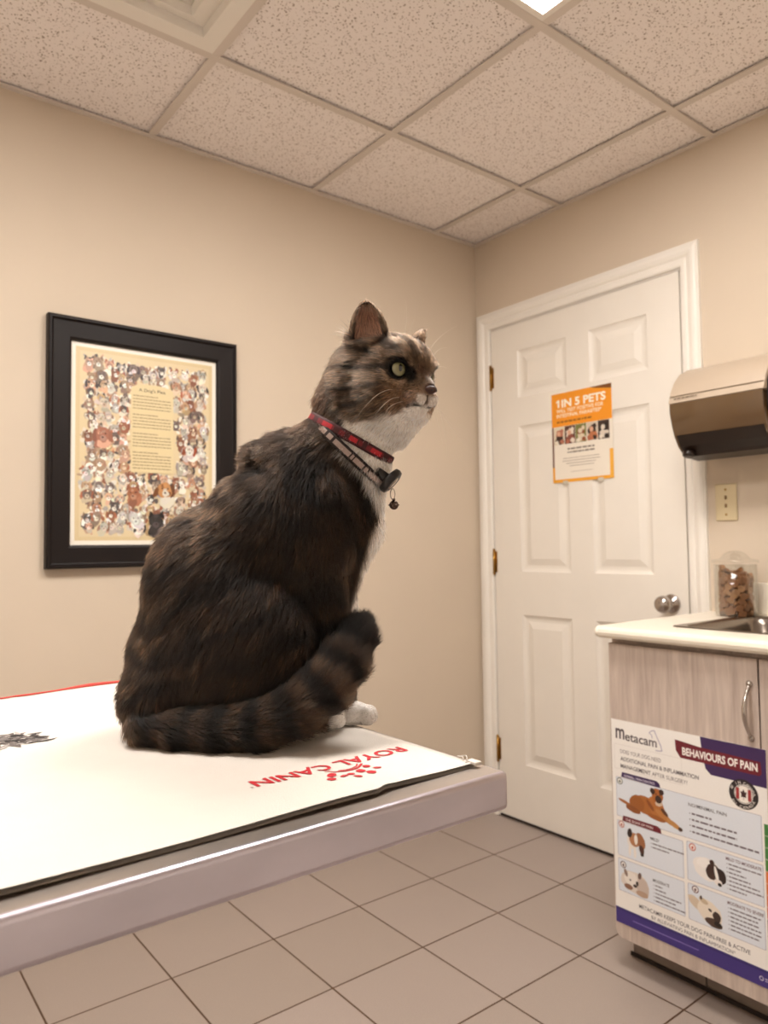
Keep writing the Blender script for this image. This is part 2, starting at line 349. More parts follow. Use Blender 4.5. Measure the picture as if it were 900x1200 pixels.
v = MB(c); v.box((c[0]-.06, c[1]-.06, ROOM_H-.003), (c[0]+.06, c[1]+.06, ROOM_H)); v.box((c[0]-R0, c[1]-R0, ROOM_H+.05), (c[0]+R0, c[1]+R0, ROOM_H+.055)); v.build('centre_plate', M['trim'], t)

# ---- door: casing, stop, slab with six raised panels, hinges, knob
cas = MB()
# casing profile (distance from opening edge outwards, protrusion)
prof = [(0, 0), (0, .009), (.006, .013), (.020, .014), (.026, .010), (.030, .011), (.036, .016), (.048, .020), (.058, .019), (.064, .016), (.066, .016), (.070, .012), (.074, .012), (.075, 0)]
yl, yr, zt = DY0+.006, DY1-.006, DZ+.006; CWL, CWR = .0745, .0655
def casing_ring():
    rows = []
    for k, (y, z) in enumerate(((yl, 0), (yl, zt), (yr, zt), (yr, 0))):
        sy = 1 if k < 2 else -1; row = []
        for d, h in prof:
            dd = d; row.append(cas.bm.verts.new((-h, y+sy*dd*(CWL/.075 if k < 2 else .0655/.075*1.0), z+(dd if k in (1, 2) else 0))))
        rows.append(row)
    for a, b2 in zip(rows[:-1], rows[1:]):
        for i in range(len(prof)-1): cas.bm.faces.new((a[i], a[i+1], b2[i+1], b2[i]))
    cas.bm.faces.new(rows[0]); cas.bm.faces.new(rows[-1][::-1])
casing_ring()
struct(cas.build('trim_1', M['trim']))
door = MB(); 
struct(MB().box((-.004, DY0-.0005+.0045, 0), (.095, DY0+.002, DZ)).box((-.004, DY1+.0005-.0045, 0), (.095, DY1-.002, DZ)).box((-.004, DY0+.004, DZ+.0005), (.095, DY1-.004, DZ+.004)).build('door_frame', M['trim']))
panels = []
for (pa, pb) in ((-.237, -.484), (-.590, -.833)):
    for (za, zb) in ((.235, .838), (1.013, 1.608), (1.727, 1.923)): panels.append((pa, pb, za, zb))
sx = -.006
ysp = sorted({DY0-.002, DY1+.002, -.237, -.484, -.590, -.833}); zsp = [.012, .235, .838, 1.013, 1.608, 1.727, 1.923, DZ-.003]
for i in range(len(ysp)-1):
    for j in range(len(zsp)-1):
        a, b2, z0, z1 = ysp[i], ysp[i+1], zsp[j], zsp[j+1]
        if any(abs(p[1]-a) < 1e-4 and abs(p[0]-b2) < 1e-4 and abs(p[2]-z0) < 1e-4 for p in panels):
            rings = [(0, 0), (.004, .004), (.012, .0075), (.018, .0085), (.026, .0085), (.052, .0015), (.056, .0015)]
            prev = None
            for ins, dep in rings:
                r = [door.bm.verts.new(q) for q in ((sx+dep, a+ins, z0+ins), (sx+dep, b2-ins, z0+ins), (sx+dep, b2-ins, z1-ins), (sx+dep, a+ins, z1-ins))]
                if prev:
                    for k in range(4): door.bm.faces.new((prev[k], prev[(k+1) % 4], r[(k+1) % 4], r[k]))
                prev = r
            door.bm.faces.new(prev)
        else: door.bm.faces.new([door.bm.verts.new(q) for q in ((sx, a, z0), (sx, b2, z0), (sx, b2, z1), (sx, a, z1))])
bmesh.ops.remove_doubles(door.bm, verts=door.bm.verts[:], dist=1e-5)
ya_, yb_ = ysp[0], ysp[-1]; za_, zb_ = zsp[0], zsp[-1]
door.box((sx+.0095, ya_+.0002, za_), (sx+.035, yb_-.0002, zb_))
for p in (((ya_, za_), (ya_, zb_)), ((yb_, za_), (yb_, zb_)), ((ya_, za_), (yb_, za_)), ((ya_, zb_), (yb_, zb_))):
    (y0, z0), (y1, z1) = p; door.bm.faces.new([door.bm.verts.new(q) for q in ((sx, y0, z0), (sx, y1, z1), (sx+.0096, y1, z1), (sx+.0096, y0, z0))])
dobj = struct(door.build('door_1', M['door'], fix=True))
for z in (1.835, 1.052, .275):
    h = MB(); h.lathe([(.0055, -.048), (.0055, .048)], (sx-.006, DY0+.001, z), n=12)
    for k in (-.05, .05): h.ball((sx-.006, DY0+.001, z+k), .006, 10)
    h.box((sx-.002, DY0-.012, z-.044), (sx+.001, DY0+.003, z+.044)); h.build('hinge', M['brass'], dobj)
kn = MB(); kc = (sx, -.897, .918)
kn.lathe([(.031, 0), (.032, .003), (.030, .008), (.016, .012), (.012, .02), (.012, .03), (.018, .036), (.026, .044), (.029, .054), (.0275, .064), (.021, .072), (.010, .076), (.001, .077)], kc, (-1, 0, 0), 32)
kn.build('door_knob', M['chrome'], dobj)
struct(MB().box((-.004, DY0, 0), (.1, DY1, .007)).build('under_door_shade', M['shadow']))  # dark strip painted as the shade in the gap under the door

# ------------------------------------------------------------------ poster on the door
PR = attr_mat('printed_paper', .45, coat=.15); PRG = attr_mat('glossy_print', .35, coat=.3)
def dog_head(P, x, y, s, fur, dark, light, rnd, lay):
    """small softly painted dog head; brush patches vary in tone"""
    kind = rnd.random(); tl = rnd.uniform(-25, 25)
    def tone(c, v=.12): f = 1+rnd.uniform(-v, v); q = [max(0, min(255, int(int(c[i:i+2], 16)*f*(1+rnd.uniform(-.03, .03))))) for i in (0, 2, 4)]; return '%02x%02x%02x' % tuple(q)
    for _ in range(3): P.ell(x+rnd.uniform(-.4, .4)*s, y-rnd.uniform(.5, 1.1)*s, s*rnd.uniform(.45, .9), s*rnd.uniform(.4, .7), tone(rnd.choice([fur, light, fur])), lay, ang=rnd.uniform(0, 90), n=9, jit=.18, rnd=rnd)
    if kind < .55:
        P.ell(x-.7*s, y-.1*s, .28*s, .65*s, tone(dark), lay+1, ang=-14+tl, jit=.15, rnd=rnd); P.ell(x+.7*s, y-.1*s, .28*s, .65*s, tone(dark), lay+1, ang=14+tl, jit=.15, rnd=rnd)
    else:
        P.poly([(x-.8*s, y+.2*s), (x-.6*s, y+1.05*s), (x-.15*s, y+.6*s)], tone(dark), lay+1); P.poly([(x+.8*s, y+.2*s), (x+.15*s, y+.6*s), (x+.6*s, y+1.05*s)], tone(dark), lay+1)
    P.ell(x, y, .66*s, .74*s, tone(fur), lay+2, jit=.14, rnd=rnd)
    for _ in range(5): P.ell(x+rnd.uniform(-.45, .45)*s, y+rnd.uniform(-.4, .6)*s, s*rnd.uniform(.12, .28), s*rnd.uniform(.1, .25), tone(rnd.choice([fur, fur, light, dark]), .18), lay+3, ang=rnd.uniform(0, 90), n=7, jit=.2, rnd=rnd)
    P.ell(x+rnd.uniform(-.1, .1)*s, y-.35*s, .32*s, .32*s, tone(light), lay+3, jit=.15, rnd=rnd)
    for q in (-1, 1): P.ell(x+q*.27*s, y+.12*s, .085*s, .08*s, '3A2A24', lay+4, n=6)
    P.ell(x, y-.27*s, .12*s, .09*s, '3A2A26', lay+4, n=6)
t = props(empty('notice_poster', (-.012, -.548, 1.36)), 'orange and white notice reading 1 IN 5 PETS taped to the white door', 'poster')
MB((-.012, -.548, 1.36)).box((-.0065, -.411, 1.36), (-.0075, -.687, 1.707)).build('paper_sheet', mat('paper', 'EFE6D6', .6), t)
P = Print(.00006); W, H = .276, .347
P.rect(0, 0, W, H, 'EDE4D6'); P.L = 1
P.rect(0, .217, W-.002, H, 'F0971F'); P.rect(0, 0, W, .012, 'F0A62B'); P.rect(0, 0, .010, .06, 'F0A62B'); P.rect(W-.016, 0, W, .108, 'F0B040'); P.rect(0, .06, .008, .217, '6A3B22')
P.poly([(.18, H), (W-.002, H), (W-.002, H-.018), (.20, H-.006)], '7A4A1C', 2)
P.poly([(.030, .292), (.038, .292), (.038, .322), (.032, .322), (.023, .316), (.023, .310), (.030, .313)], 'FBF3E2', 2); P.text('IN 5 PETS', .049, .292, w=.200, h=.030, col='FBF3E2', bold=.035, lay=2)
P.text('WILL TEST POSITIVE FOR', .024, .271, w=.215, h=.014, col='FBEBCF', bold=.02, lay=2)
P.text('INTESTINAL PARASITES*', .024, .252, w=.205, h=.014, col='FBEBCF', bold=.02, lay=2)
rr = random.Random(5)
x = .024
while x < .18: wd = rr.uniform(.006, .018); P.rect(x, .231, x+wd, .238, '9A5A12', 2); x += wd+.004
for k, (bg, a, b2) in enumerate((('D9CDB4', 'B3705A', '3A2018'), ('54301F', 'E4D5C6', '8A4A3C'), ('77793F', '8F4C2A', 'D8C8AE'), ('CFC0AE', '2A1612', 'B9714A'), ('3D2A20', '1A100C', 'D9CDBE'))):
    x0 = .010+k*.0505; P.rect(x0, .147, x0+.049, .216, bg, 2)
    P.ell(x0+.024, .186, .017, .019, a, 3, jit=.2, rnd=rr); P.ell(x0+.027, .165, .020, .016, b2, 3, jit=.25, rnd=rr); P.ell(x0+.022, .190, .009, .010, 'D8A78A' if k in (0, 1, 3) else b2, 4, jit=.15, rnd=rr)
    P.ell(x0+.012, .156, .009, .008, 'B0644A' if k % 2 else 'E6DCCC', 4, jit=.3, rnd=rr); P.ell(x0+.037, .158, .009, .009, a, 4, jit=.3, rnd=rr); P.ell(x0+.036, .2, .008, .009, b2 if k == 2 else a, 4, jit=.3, rnd=rr)
def greek(P, x0, x1, y, h, col, lay, rr, centre=False):
    x = x0
    while x < x1:
        wd = rr.uniform(h*1.2, h*4.5); P.rect(x, y, min(x+wd, x1), y+h, col, lay); x += wd+h*.6
greek(P, .072, .195, .124, .006, '6F6359', 2, rr); greek(P, .072, .195, .111, .006, '6F6359', 2, rr)
for k, (a, b2) in enumerate(((.05, .215), (.048, .22), (.065, .2), (.08, .19))): greek(P, a, b2, .090-k*.010, .003, 'A79B8E', 2, rr)
greek(P, .085, .185, .038, .002, 'B5A99C', 2, rr)
P.build('print', PR, t, plane_M(Vector((-.0077, -.411, 1.36))-t.location, (0, -1, 0), (0, 0, 1)))
for y in (-.470, -.630): MB(t.location).box((-.0068, y-.012, 1.352), (-.0078, y+.012, 1.366)).build('tape', mat('tape', 'CFC7B8', .3), t)

# ------------------------------------------------------------------ framed picture on the left wall
FX0, FX1, FZ0, FZ1 = -1.766, -1.172, 1.068, 1.807
t = props(empty('framed_picture', ((FX0+FX1)/2, 0, FZ0)), 'black-framed print of many painted dogs around a yellowed verse', 'picture')
fr = MB(t.location); wd = .068
def fpoly(p): return p
fprof = [(0, 0), (0, .026), (.004, .030), (.010, .030), (.013, .025), (.016, .0235), (.060, .0225), (.065, .020), (.067, .016), (.068, .012), (.068, 0)]
rows = []
for (x, z, sx_, sz) in ((FX0, FZ0, 1, 1), (FX1, FZ0, -1, 1), (FX1, FZ1, -1, -1), (FX0, FZ1, 1, -1)):
    rows.append([fr.bm.verts.new(Vector((x+sx_*d, -.001-h, z+sz*d))-fr.off) for d, h in fprof])
for k in range(4):
    a, b2 = rows[k], rows[(k+1) % 4]
    for i in range(len(fprof)-1): fr.bm.faces.new((a[i], a[i+1], b2[i+1], b2[i]))
fr.build('frame', mat('black_lacquered_wood', '120806', .5, spec=.3, coat=.0, bump=.08, bscale=30, stretch=(1, 1, 8)), t)
MB(t.location).box((FX0+.06, -.001, FZ0+.06), (FX1-.06, -.009, FZ1-.06)).build('backing', mat('mat_board', 'F3EBDD', .7), t)
P = Print(.00003); W, H = FX1-FX0-.136, FZ1-FZ0-.136
P.rect(0, 0, W, H, 'F6EFE2'); P.L = 1; m_ = .013
P.rect(m_, m_, W-m_, H-m_, 'DCC79C'); P.rect(m_+.012, m_+.012, W-m_-.012, H-m_-.012, 'E2CFA8', 2)
rr = random.Random(11)
furs = ['B89A80', 'B4836A', 'A08A78', 'D9CDBB', 'E5DED2', '7A6A64', '96644E', 'C7A67E', 'C4BFB8', '5E5654', 'CFC2B4', 'B0A8A2', 'D2A88E']
darks = ['A07A66', '6A5A54', '9A7A62', '9A928C', 'A8664C', '4E4646', 'B08A70']; lights = ['F2EADC', 'E6DAC8', 'F4F0E8', 'DCC8AE']
x0, x1, y0, y1 = m_+.026, W-m_-.022, m_+.026, H-m_-.030
tx0, tx1, ty0, ty1 = W*.385, W*.68, H*.37, H*.80
sp = []
for j in range(17):
    for i in range(12):
        x = x0+(x1-x0)*(i+.5+rr.uniform(-.35, .35))/12; y = y0+(y1-y0)*(j+.5+rr.uniform(-.35, .35))/17
        if tx0-.006 < x < tx1+.008 and ty0-.002 < y < ty1+.002: continue
        sp.append((x, y))
sp.sort(key=lambda q: -q[1]+rr.uniform(-.02, .02))
for k, (x, y) in enumerate(sp):
    for _ in range(9): P.ell(x+rr.uniform(-.018, .018), y+rr.uniform(-.018, .018), rr.uniform(.003, .010), rr.uniform(.003, .010), rr.choice(furs+lights+lights), 3, ang=rr.uniform(0, 180), n=8, jit=.25, rnd=rr)
for k, (x, y) in enumerate(sp):
    dog_head(P, x, y, rr.uniform(.014, .021), rr.choice(furs), rr.choice(darks), rr.choice(lights), rr, 4+k*5)
dog_head(P, W*.62, H*.285, .034, 'C08A5A', '7A4A2C', 'F2EADA', rr, 2000); dog_head(P, W*.56, H*.12, .032, '3C3636', '241E1E', '5A5454', rr, 2000)
dog_head(P, W*.42, H*.13, .026, 'EDE8E0', 'CFC8C0', 'F8F5F0', rr, 2000); dog_head(P, W*.40, H*.26, .028, 'A86E54', '8A5440', 'D0A080', rr, 2000)
dog_head(P, W*.80, H*.50, .024, 'E9E0D2', '94492E', 'F4EEE4', rr, 2000); dog_head(P, W*.2, H*.55, .03, 'B07864', '96604E', 'C9A08A', rr, 2000)
P.rect(tx0, ty0, tx1, ty1, 'E4D2A6', 3000); P.ell((tx0+tx1)/2, ty1, (tx1-tx0)/2, .018, 'E4D2A6', 3000)
P.text("A Dog's Plea", tx0+.024, ty1-.006, w=.085, h=.010, col='5A4636', bold=.01, lay=3001)
for k in range(24):
    if k in (5, 11, 17): continue
    greek(P, tx0+.006, tx1-(.008 if k % 6 else .05), ty1-.022-k*.0098, .0030, '9A8468', 3001, rr)
P.build('print', PRG, t, plane_M(Vector((FX0+.068, -.0095, FZ0+.068))-t.location, (1, 0, 0), (0, 0, 1)))

# ------------------------------------------------------------------ switch plate
c = (0, -1.093, 1.248); t = props(empty('wall_plate', c), 'ivory wall plate with a column of dark screws beside the door casing', 'wall plate')
MB(c).box((-.0005, -1.058, 1.190), (-.006, -1.128, 1.307), bev=.0025).build('plate', M['plate'], t)
for z in (1.288, 1.209): MB(c).lathe([(.0035, 0), (.0035, .0015), (.002, .002)], (-.0062, -1.093, z), (-1, 0, 0), 12).build('screw', M['brass'], t)
for z in (1.263, 1.237): MB(c).box((-.0062, -1.0965, z-.006), (-.0085, -1.0895, z+.006), bev=.001).build('toggle', mat('brown_plastic', '8A6A44', .4), t)

# ------------------------------------------------------------------ paper towel dispenser on the right wall
DL, DR = -1.040, -1.325
c = (0, (DL+DR)/2, 1.40); t = props(empty('towel_dispenser', c), 'beige paper towel dispenser with smoked front cover hung above the counter', 'towel dispenser')
outer = [(-.001, 1.672), (-.06, 1.672), (-.12, 1.664), (-.165, 1.645), (-.198, 1.615), (-.220, 1.580), (-.230, 1.548), (-.233, 1.545)]
low = [(-.2335, 1.543), (-.232, 1.515), (-.224, 1.480), (-.209, 1.445), (-.190, 1.415), (-.170, 1.398), (-.12, 1.392), (-.001, 1.392)]
def shell(mb, prof, th, y0, y1):
    n = len(prof); inn = []
    for i, p in enumerate(prof):
        a = Vector(prof[max(0, i-1)]); b2 = Vector(prof[min(n-1, i+1)]); tt = (b2-a).normalized(); inn.append((p[0]+(-tt.y)*th, p[1]+tt.x*th))
    mb.prism(list(prof)+inn[::-1], 'y', y0, y1, smooth=False)
beige = mat('beige_plastic', 'B8A692', .42, var=.01); smoke = mat('smoked_plastic', '5C452C', .12, spec=.6, coat=.5); smoke_d = mat('dark_brown_plastic', '1E130D', .35)
cv = MB(c); ow = outer
cv.prism(outer+[(-.228, 1.543), (-.2, 1.55), (-.01, 1.655)][::1], 'y', DR+.0, DL, bev=.002)
cv.build('top_cover', beige, t, soft=.6)
lc = MB(c); lc.prism(low+[(-.001, 1.541)], 'y', DR+.004, DL-.003, bev=.002); lc.build('front_cover', smoke, t, soft=.6)
bt = MB(c); bt.prism([(-.2122, 1.448), (-.193, 1.4155), (-.172, 1.3945), (-.168, 1.385), (-.09, 1.378), (-.09, 1.40), (-.16, 1.41), (-.18, 1.43)], 'y', DR+.012, DL-.012); bt.build('tear_bar', smoke_d, t)
MB(c).lathe([(.018, 0), (.018, .012), (.012, .016)], (-.185, DL-.035, 1.397), (-.3, 0, -1), 16).build('feed_knob', smoke_d, t)
# line and small maker's mark on the cover
MB(c).box((-.2275, DR+.002, 1.566), (-.2245, DL-.002, 1.5675)).build('seam_line', mat('seam_brown', '8A7864', .5), t)
P = Print(.0002); greek(P, 0, .075, 0, .004, '6A5A48', 0, random.Random(3)); P.build('makers_mark', PR, t, plane_M(Vector((-.2318, DL-.018, 1.5555))-t.location, (0, -1, 0), (-.2, 0, 1)))
# dark end cap on the right, no recess cut; white bar stands in for the roll
ec = MB(c); ec.prism([(-.02, 1.655), (-.12, 1.648), (-.185, 1.615), (-.212, 1.57), (-.214, 1.50), (-.19, 1.44), (-.15, 1.41), (-.02, 1.405)], 'y', DR-.0005, DR-.003); ec.build('end_cap', smoke_d, t)
MB(c).box((-.208, DR-.0032, 1.566), (-.06, DR-.012, 1.584), bev=.003).build('white_roll_bar', mat('roll_white', 'F2EADC', .35), t)

# ------------------------------------------------------------------ counter, sink, cabinet
CT, CU, CX, CY = .900, .868, -.620, -1.030; CYE = -2.15
SX0, SX1, SY0, SY1 = -.500, -.075, -1.182, -1.76
ct = MB((-.31, -1.5, CU))
def nose(x): # counter cross-section x,z
    pts = []
    for k in range(0, 7): a = PI/2+PI*k/6*1.0; pts.append((x+.016+.016*math.cos(a), (CT+CU)/2+.016*math.sin(a)))
    return pts
ct.prism(nose(CX)+[(SX0+.012, CU), (SX0+.012, CT)], 'y', CYE, CY-.012, smooth=False)
lp = [(CX+.006, CT-.004), (CX+.001, (CT+CU)/2), (CX+.006, CU+.004)]
ct.prism([(CX+.016, CT), (CX+.004, CT-.006), (CX, (CT+CU)/2), (CX+.004, CU+.006), (CX+.016, CU), (SX0+.012, CU), (SX0+.012, CT)], 'y', CY-.012, CY-.0, bev=.005, seg=2)
ct.prism([(SX0+.012, CT), (0-.001, CT), (0-.001, CU), (SX0+.012, CU)], 'y', SY0-.012, CY)
ct.prism([(SX0+.012, CT), (0-.001, CT), (0-.001, CU), (SX0+.012, CU)], 'y', CYE, SY1+.012)
ct.prism([(SX1-.012, CT), (0-.001, CT), (0-.001, CU), (SX1-.012, CU)], 'y', SY1+.012, SY0-.012)
cto = ct.build('countertop', M['counter'], loc=(-.31, -1.5, CU)); props(cto, 'cream laminate countertop with rounded front edge over the wood-grain cabinet', 'countertop')
bs = MB((-.01, -1.6, CT)).box((-.001, -1.130, CT), (-.020, CYE, .997), bev=.003).build('backsplash', M['counter'], loc=(-.01, -1.6, CT)); props(bs, 'low cream backsplash strip along the wall behind the sink', 'backsplash')
# sink
sk = MB((-.3, -1.47, .72)); rings = []
def rr_loop(x0, x1, y0, y1, r, z, n=6):
    pts = []
    for cx, cy, a in ((x1-r, y1-r, 0), (x0+r, y1-r, 90), (x0+r, y0+r, 180), (x1-r, y0+r, 270)):
        pts += [(cx+r*math.cos(math.radians(a+90*k/n)), cy+r*math.sin(math.radians(a+90*k/n)), z) for k in range(n+1)]
    return pts
prev = None
for ins, z, r in ((0, CT+.0005, .02), (.001, CT+.003, .02), (.008, CT+.004, .02), (.022, CT+.002, .03), (.028, CT-.004, .035), (.032, CT-.02, .04), (.045, CT-.15, .05), (.07, CT-.165, .05), (.16, CT-.170, .04), (.19, CT-.172, .01)):
    lo = [sk.bm.verts.new(Vector(p)-sk.off) for p in rr_loop(SX0+ins, SX1-ins, SY1+ins, SY0-ins, r, z)]
    if prev:
        for k in range(len(lo)):
            f = sk.bm.faces.new((prev[k], prev[(k+1) % len(lo)], lo[(k+1) % len(lo)], lo[k])); f.smooth = True
    prev = lo
sk.bm.faces.new(prev)
so = sk.build('kitchen_sink', mat('sink_steel', '8F857C', .25, 1.0), loc=(-.3, -1.47, .72)); props(so, 'stainless steel drop-in sink set in the cream countertop', 'sink')
# cabinet
DXF = -.585
c = (-.3, -1.6, 0); t = props(empty('base_cabinet', c), 'pale wood-grain base cabinet under the cream countertop', 'cabinet')
b = MB(c); b.box((-.022, -1.045, .09), (-.56, -1.063, .867)); b.box((-.022, -2.10, .09), (-.56, -2.118, .867)); b.box((-.022, -1.063, .09), (-.56, -2.10, .108)); b.box((-.022, -1.063, .09), (-.03, -2.10, .867)); b.box((-.54, -1.063, .835), (-.56, -2.10, .867)); b.build('carcass', M['wood'], t)
k = MB(c); k.box((-.485, -1.046, .0), (-.50, -1.2505, .092)); k.box((-.485, -1.2545, .0), (-.50, -2.118, .092)); k.box((-.478, -1.046, .0), (-.486, -2.1, .092)); k.box((-.06, -1.046, 0), (-.486, -1.06, .09)); k.build('toe_kick', M['kick'], t)
MB(c).box((-.502, -1.040, .0), (-.506, -2.118, .010)).build('toe_kick_gap_shade', M['shadow'], t)  # dark strip painted as the shaded gap line along the floor
def door_panel(y0, y1, corner):
    pts = []; z0, z1, r = .083, .853, .02
    pts += [(y0, z0+(r if corner else 0))]
    if corner: pts = [(y0-r+r*math.cos(a), z0+r-r*math.sin(a)) for a in [PI/2*k/6 for k in range(7)]]
    pts += [(y1, z0), (y1, z1), (y0, z1)]
    return MB(c).prism(pts, 'x', -.5615, DXF, bev=.0012, seg=1)
d1 = door_panel(-1.050, -1.446, True).build('door', M['wood'], t); d2 = door_panel(-1.450, -1.85, False).build('door', M['wood'], t); d3 = door_panel(-1.854, -2.117, False).build('door', M['wood'], t)
def pull(y, zt_, zb, par):
    h = MB(c)
    pts = []; R = []
    for k in range(17):
        u = k/16; z = zt_+(zb-zt_)*u; off = .004+.026*math.sin(PI*min(1, max(0, (u-.04)/.92)))**.8
        pts.append((DXF-off, y, z)); R.append(.0035+.0022*math.sin(PI*u)**2)
    h.tube(pts, R, 10)
    for z in (zt_, zb): h.lathe([(.0075, 0), (.008, .002), (.006, .006), (.003, .008)], (DXF, y, z), (-1, 0, 0), 14)
    h.build('handle', M['chrome'], par)
pull(-1.428, .795, .672, d1)
pull(-1.880, .795, .672, d3)

# poster on the cabinet door
PX0, PW, PZ0, PZ1 = -1.054, .4055, .122, .652
t2 = props(empty('pain_chart_poster', (DXF, PX0-PW/2, PZ0)), 'white and blue pain chart headed BEHAVIOURS OF PAIN stuck on the cabinet door', 'poster')
MB(t2.location).box((DXF-.0004, PX0, PZ0), (DXF-.0014, PX0-PW, PZ1)).build('plastic_sheet', mat('white_card', 'F0EBE4', .35), t2)
P = Print(.00005); H = PZ1-PZ0; W = PW; zz = lambda z: z-PZ0
P.rect(0, 0, W, H, 'EFEBE6'); P.L = 1
NV, MR = '3B2355', '6B1626'
P.rect(0, 0, W, .040, '3A2A78', 1); P.rect(0, .034, W, .037, '2A1E5C', 2)
P.line([(.05, .018), (.23, .018)], .0025, '7A6AB0', 2)
P.ring(.378, .018, .0035, .005, 'E8E4F0', 3, 12); P.line([(.386, .020), (.402, .020)], .0022, 'C8C0DC', 3); P.line([(.386, .0155), (.400, .0155)], .0018, 'C8C0DC', 3)
P.poly([(.255, zz(.606)), (.262, zz(.578)), (.275, zz(.566)), (W, zz(.566)), (W, H), (.25, H)], NV, 1)
P.poly([(.184, zz(.632)), (.186, zz(.606)), (.198, zz(.590)), (.39, zz(.590)), (.395, zz(.596)), (.393, zz(.622)), (.25, zz(.626)), (.19, zz(.632))], MR, 2)
P.text('BEHAVIOURS OF PAIN', .203, zz(.599), w=.183, h=.0185, col='F4EEE8', bold=.03, lay=3)
P.text('m', .013, zz(.604), w=.027, h=.040, col='4A3F44', bold=.02, lay=2); P.text('etacam', .042, zz(.602), w=.092, h=.024, col='4A3F44', bold=.015, lay=2)
P.line([(.118, zz(.640)), (.128, zz(.643)), (.134, zz(.630)), (.140, zz(.618)), (.146, zz(.606)), (.148, zz(.596)), (.140, zz(.594)), (.130, zz(.594))], .0022, 'A79FB6', 2)
P.line([(.118, zz(.640)), (.113, zz(.634)), (.120, zz(.631)), (.122, zz(.622))], .0020, 'A79FB6', 2)
P.text('DOES YOUR DOG NEED', .026, zz(.566), w=.118, h=.0105, col='6A5F62', lay=2)
P.text('ADDITIONAL PAIN & INFLAMMATION', .026, zz(.547), w=.218, h=.0105, col='4A4046', bold=.015, lay=2)
P.text('MANAGEMENT', .026, zz(.528), w=.088, h=.0105, col='4A4046', bold=.015, lay=2); P.text('AFTER SURGERY?', .118, zz(.528), w=.096, h=.0105, col='6A5F62', lay=2)
P.frame(.008, zz(.524), .20, zz(.588), .001, 'D8D2CE', 1)
# maple leaf roundel
P.ell(.352, zz(.540), .034, .034, '241A1C', 2, n=28); P.ring(.352, zz(.540), .0205, .022, 'E8E0D8', 3); P.ell(.352, zz(.540), .0195, .0195, 'EFE8E0', 3, n=20)
P.rect(.3345, zz(.527), .342, zz(.553), '9C2A2A', 4); P.rect(.362, zz(.527), .3695, zz(.553), '9C2A2A', 4)
P.poly([(.352, zz(.552)), (.355, zz(.545)), (.360, zz(.546)), (.357, zz(.539)), (.358, zz(.533)), (.3525, zz(.534)), (.3525, zz(.528)), (.3515, zz(.528)), (.3515, zz(.534)), (.346, zz(.533)), (.347, zz(.539)), (.344, zz(.546)), (.349, zz(.545))], '3A1A1A', 5)
for txt, top in (('#1 IN CANADA', 1), ('AU CANADA', 0)):
    n = len(txt)
    for i, ch in enumerate(txt):
        if ch == ' ': continue
        a = math.radians((160-140*i/(n-1)) if top else (210+120*i/(n-1))); R_ = .0245 if top else .0305
        P.text(ch, .352+R_*math.cos(a)-.0028, zz(.540)+R_*math.sin(a)-.002, h=.0065, col='E8E0D8', bold=.01, lay=4, ang=(a-PI/2) if top else (a+PI/2))
def cell(x0, z0, x1, z1):
    P.rect(x0, zz(z0), x1, zz(z1), 'DDE2EA', 2, r=.004); P.frame(x0+.002, zz(z0), x1-.002, zz(z1), .0009, '9A94A0', 3)
cell(.010, .400, .392, .502); cell(.010, .298, .199, .388); cell(.206, .300, .392, .392); cell(.010, .207, .199, .290); cell(.206, .206, .392, .292)
P.poly([(.026, zz(.504)), (.030, zz(.517)), (.130, zz(.517)), (.138, zz(.512)), (.140, zz(.502))], NV, 4); P.text('NORMAL / PAIN CONTROL', .036, zz(.506), w=.09, h=.006, col='E8E0F0', bold=.01, lay=5)
P.poly([(.026, zz(.390)), (.030, zz(.404)), (.130, zz(.404)), (.138, zz(.399)), (.140, zz(.388))], MR, 4); P.text('THE SIGNS OF PAIN', .036, zz(.393), w=.08, h=.006, col='F0E0E0', bold=.01, lay=5)
for x, z, cc in ((.022, .492, '4A5A4A'), (.024, .380, 'B0584A'), (.222, .381, 'C05A44'), (.026, .276, '4A343C'), (.226, .282, '5A2A34')):
    P.ring(x, zz(z), .0065, .0088, cc, 5, 18); P.ell(x, zz(z), .0065, .0065, 'F0ECE8', 5); P.ell(x, zz(z-.001), .003, .004, cc, 6, n=8)
rr = random.Random(8)
P.text('NO/MINIMAL PAIN', .215, zz(.478), w=.095, h=.0085, col='3A3036', bold=.01, lay=4)
for k in range(4): P.ell(.218, zz(.461-k*.0145), .0015, .0015, '4A4046', 4, n=6); greek(P, .223, .223+(.05, .11, .11, .16)[k], zz(.459-k*.0145), .0045, '6A6068', 4, rr)
for (x, z, txt, wd_, n_, ln) in ((.108, .365, 'MILD', .024, 2, (.085, .045)), (.305, .378, 'MILD TO MODERATE', .082, 7, (.075, .03, .04, .05, .07, .078, .04)), (.112, .262, 'MODERATE', .045, 5, (.02, .03, .07, .055, .082)), (.305, .277, 'MODERATE TO SEVERE', .083, 6, (.072, .064, .066, .07, .07, .066))):
    P.text(txt, x, zz(z), w=wd_, h=.0075, col='5A2A34' if x > .2 else '3A3036', bold=.015, lay=4)
    for k in range(n_): P.ell(x+.002, zz(z-.0085-k*.0095), .0012, .0012, '4A4046', 4, n=6); greek(P, x+.006, x+.006+ln[k], zz(z-.010-k*.0095), .0032, '6A6068', 4, rr)
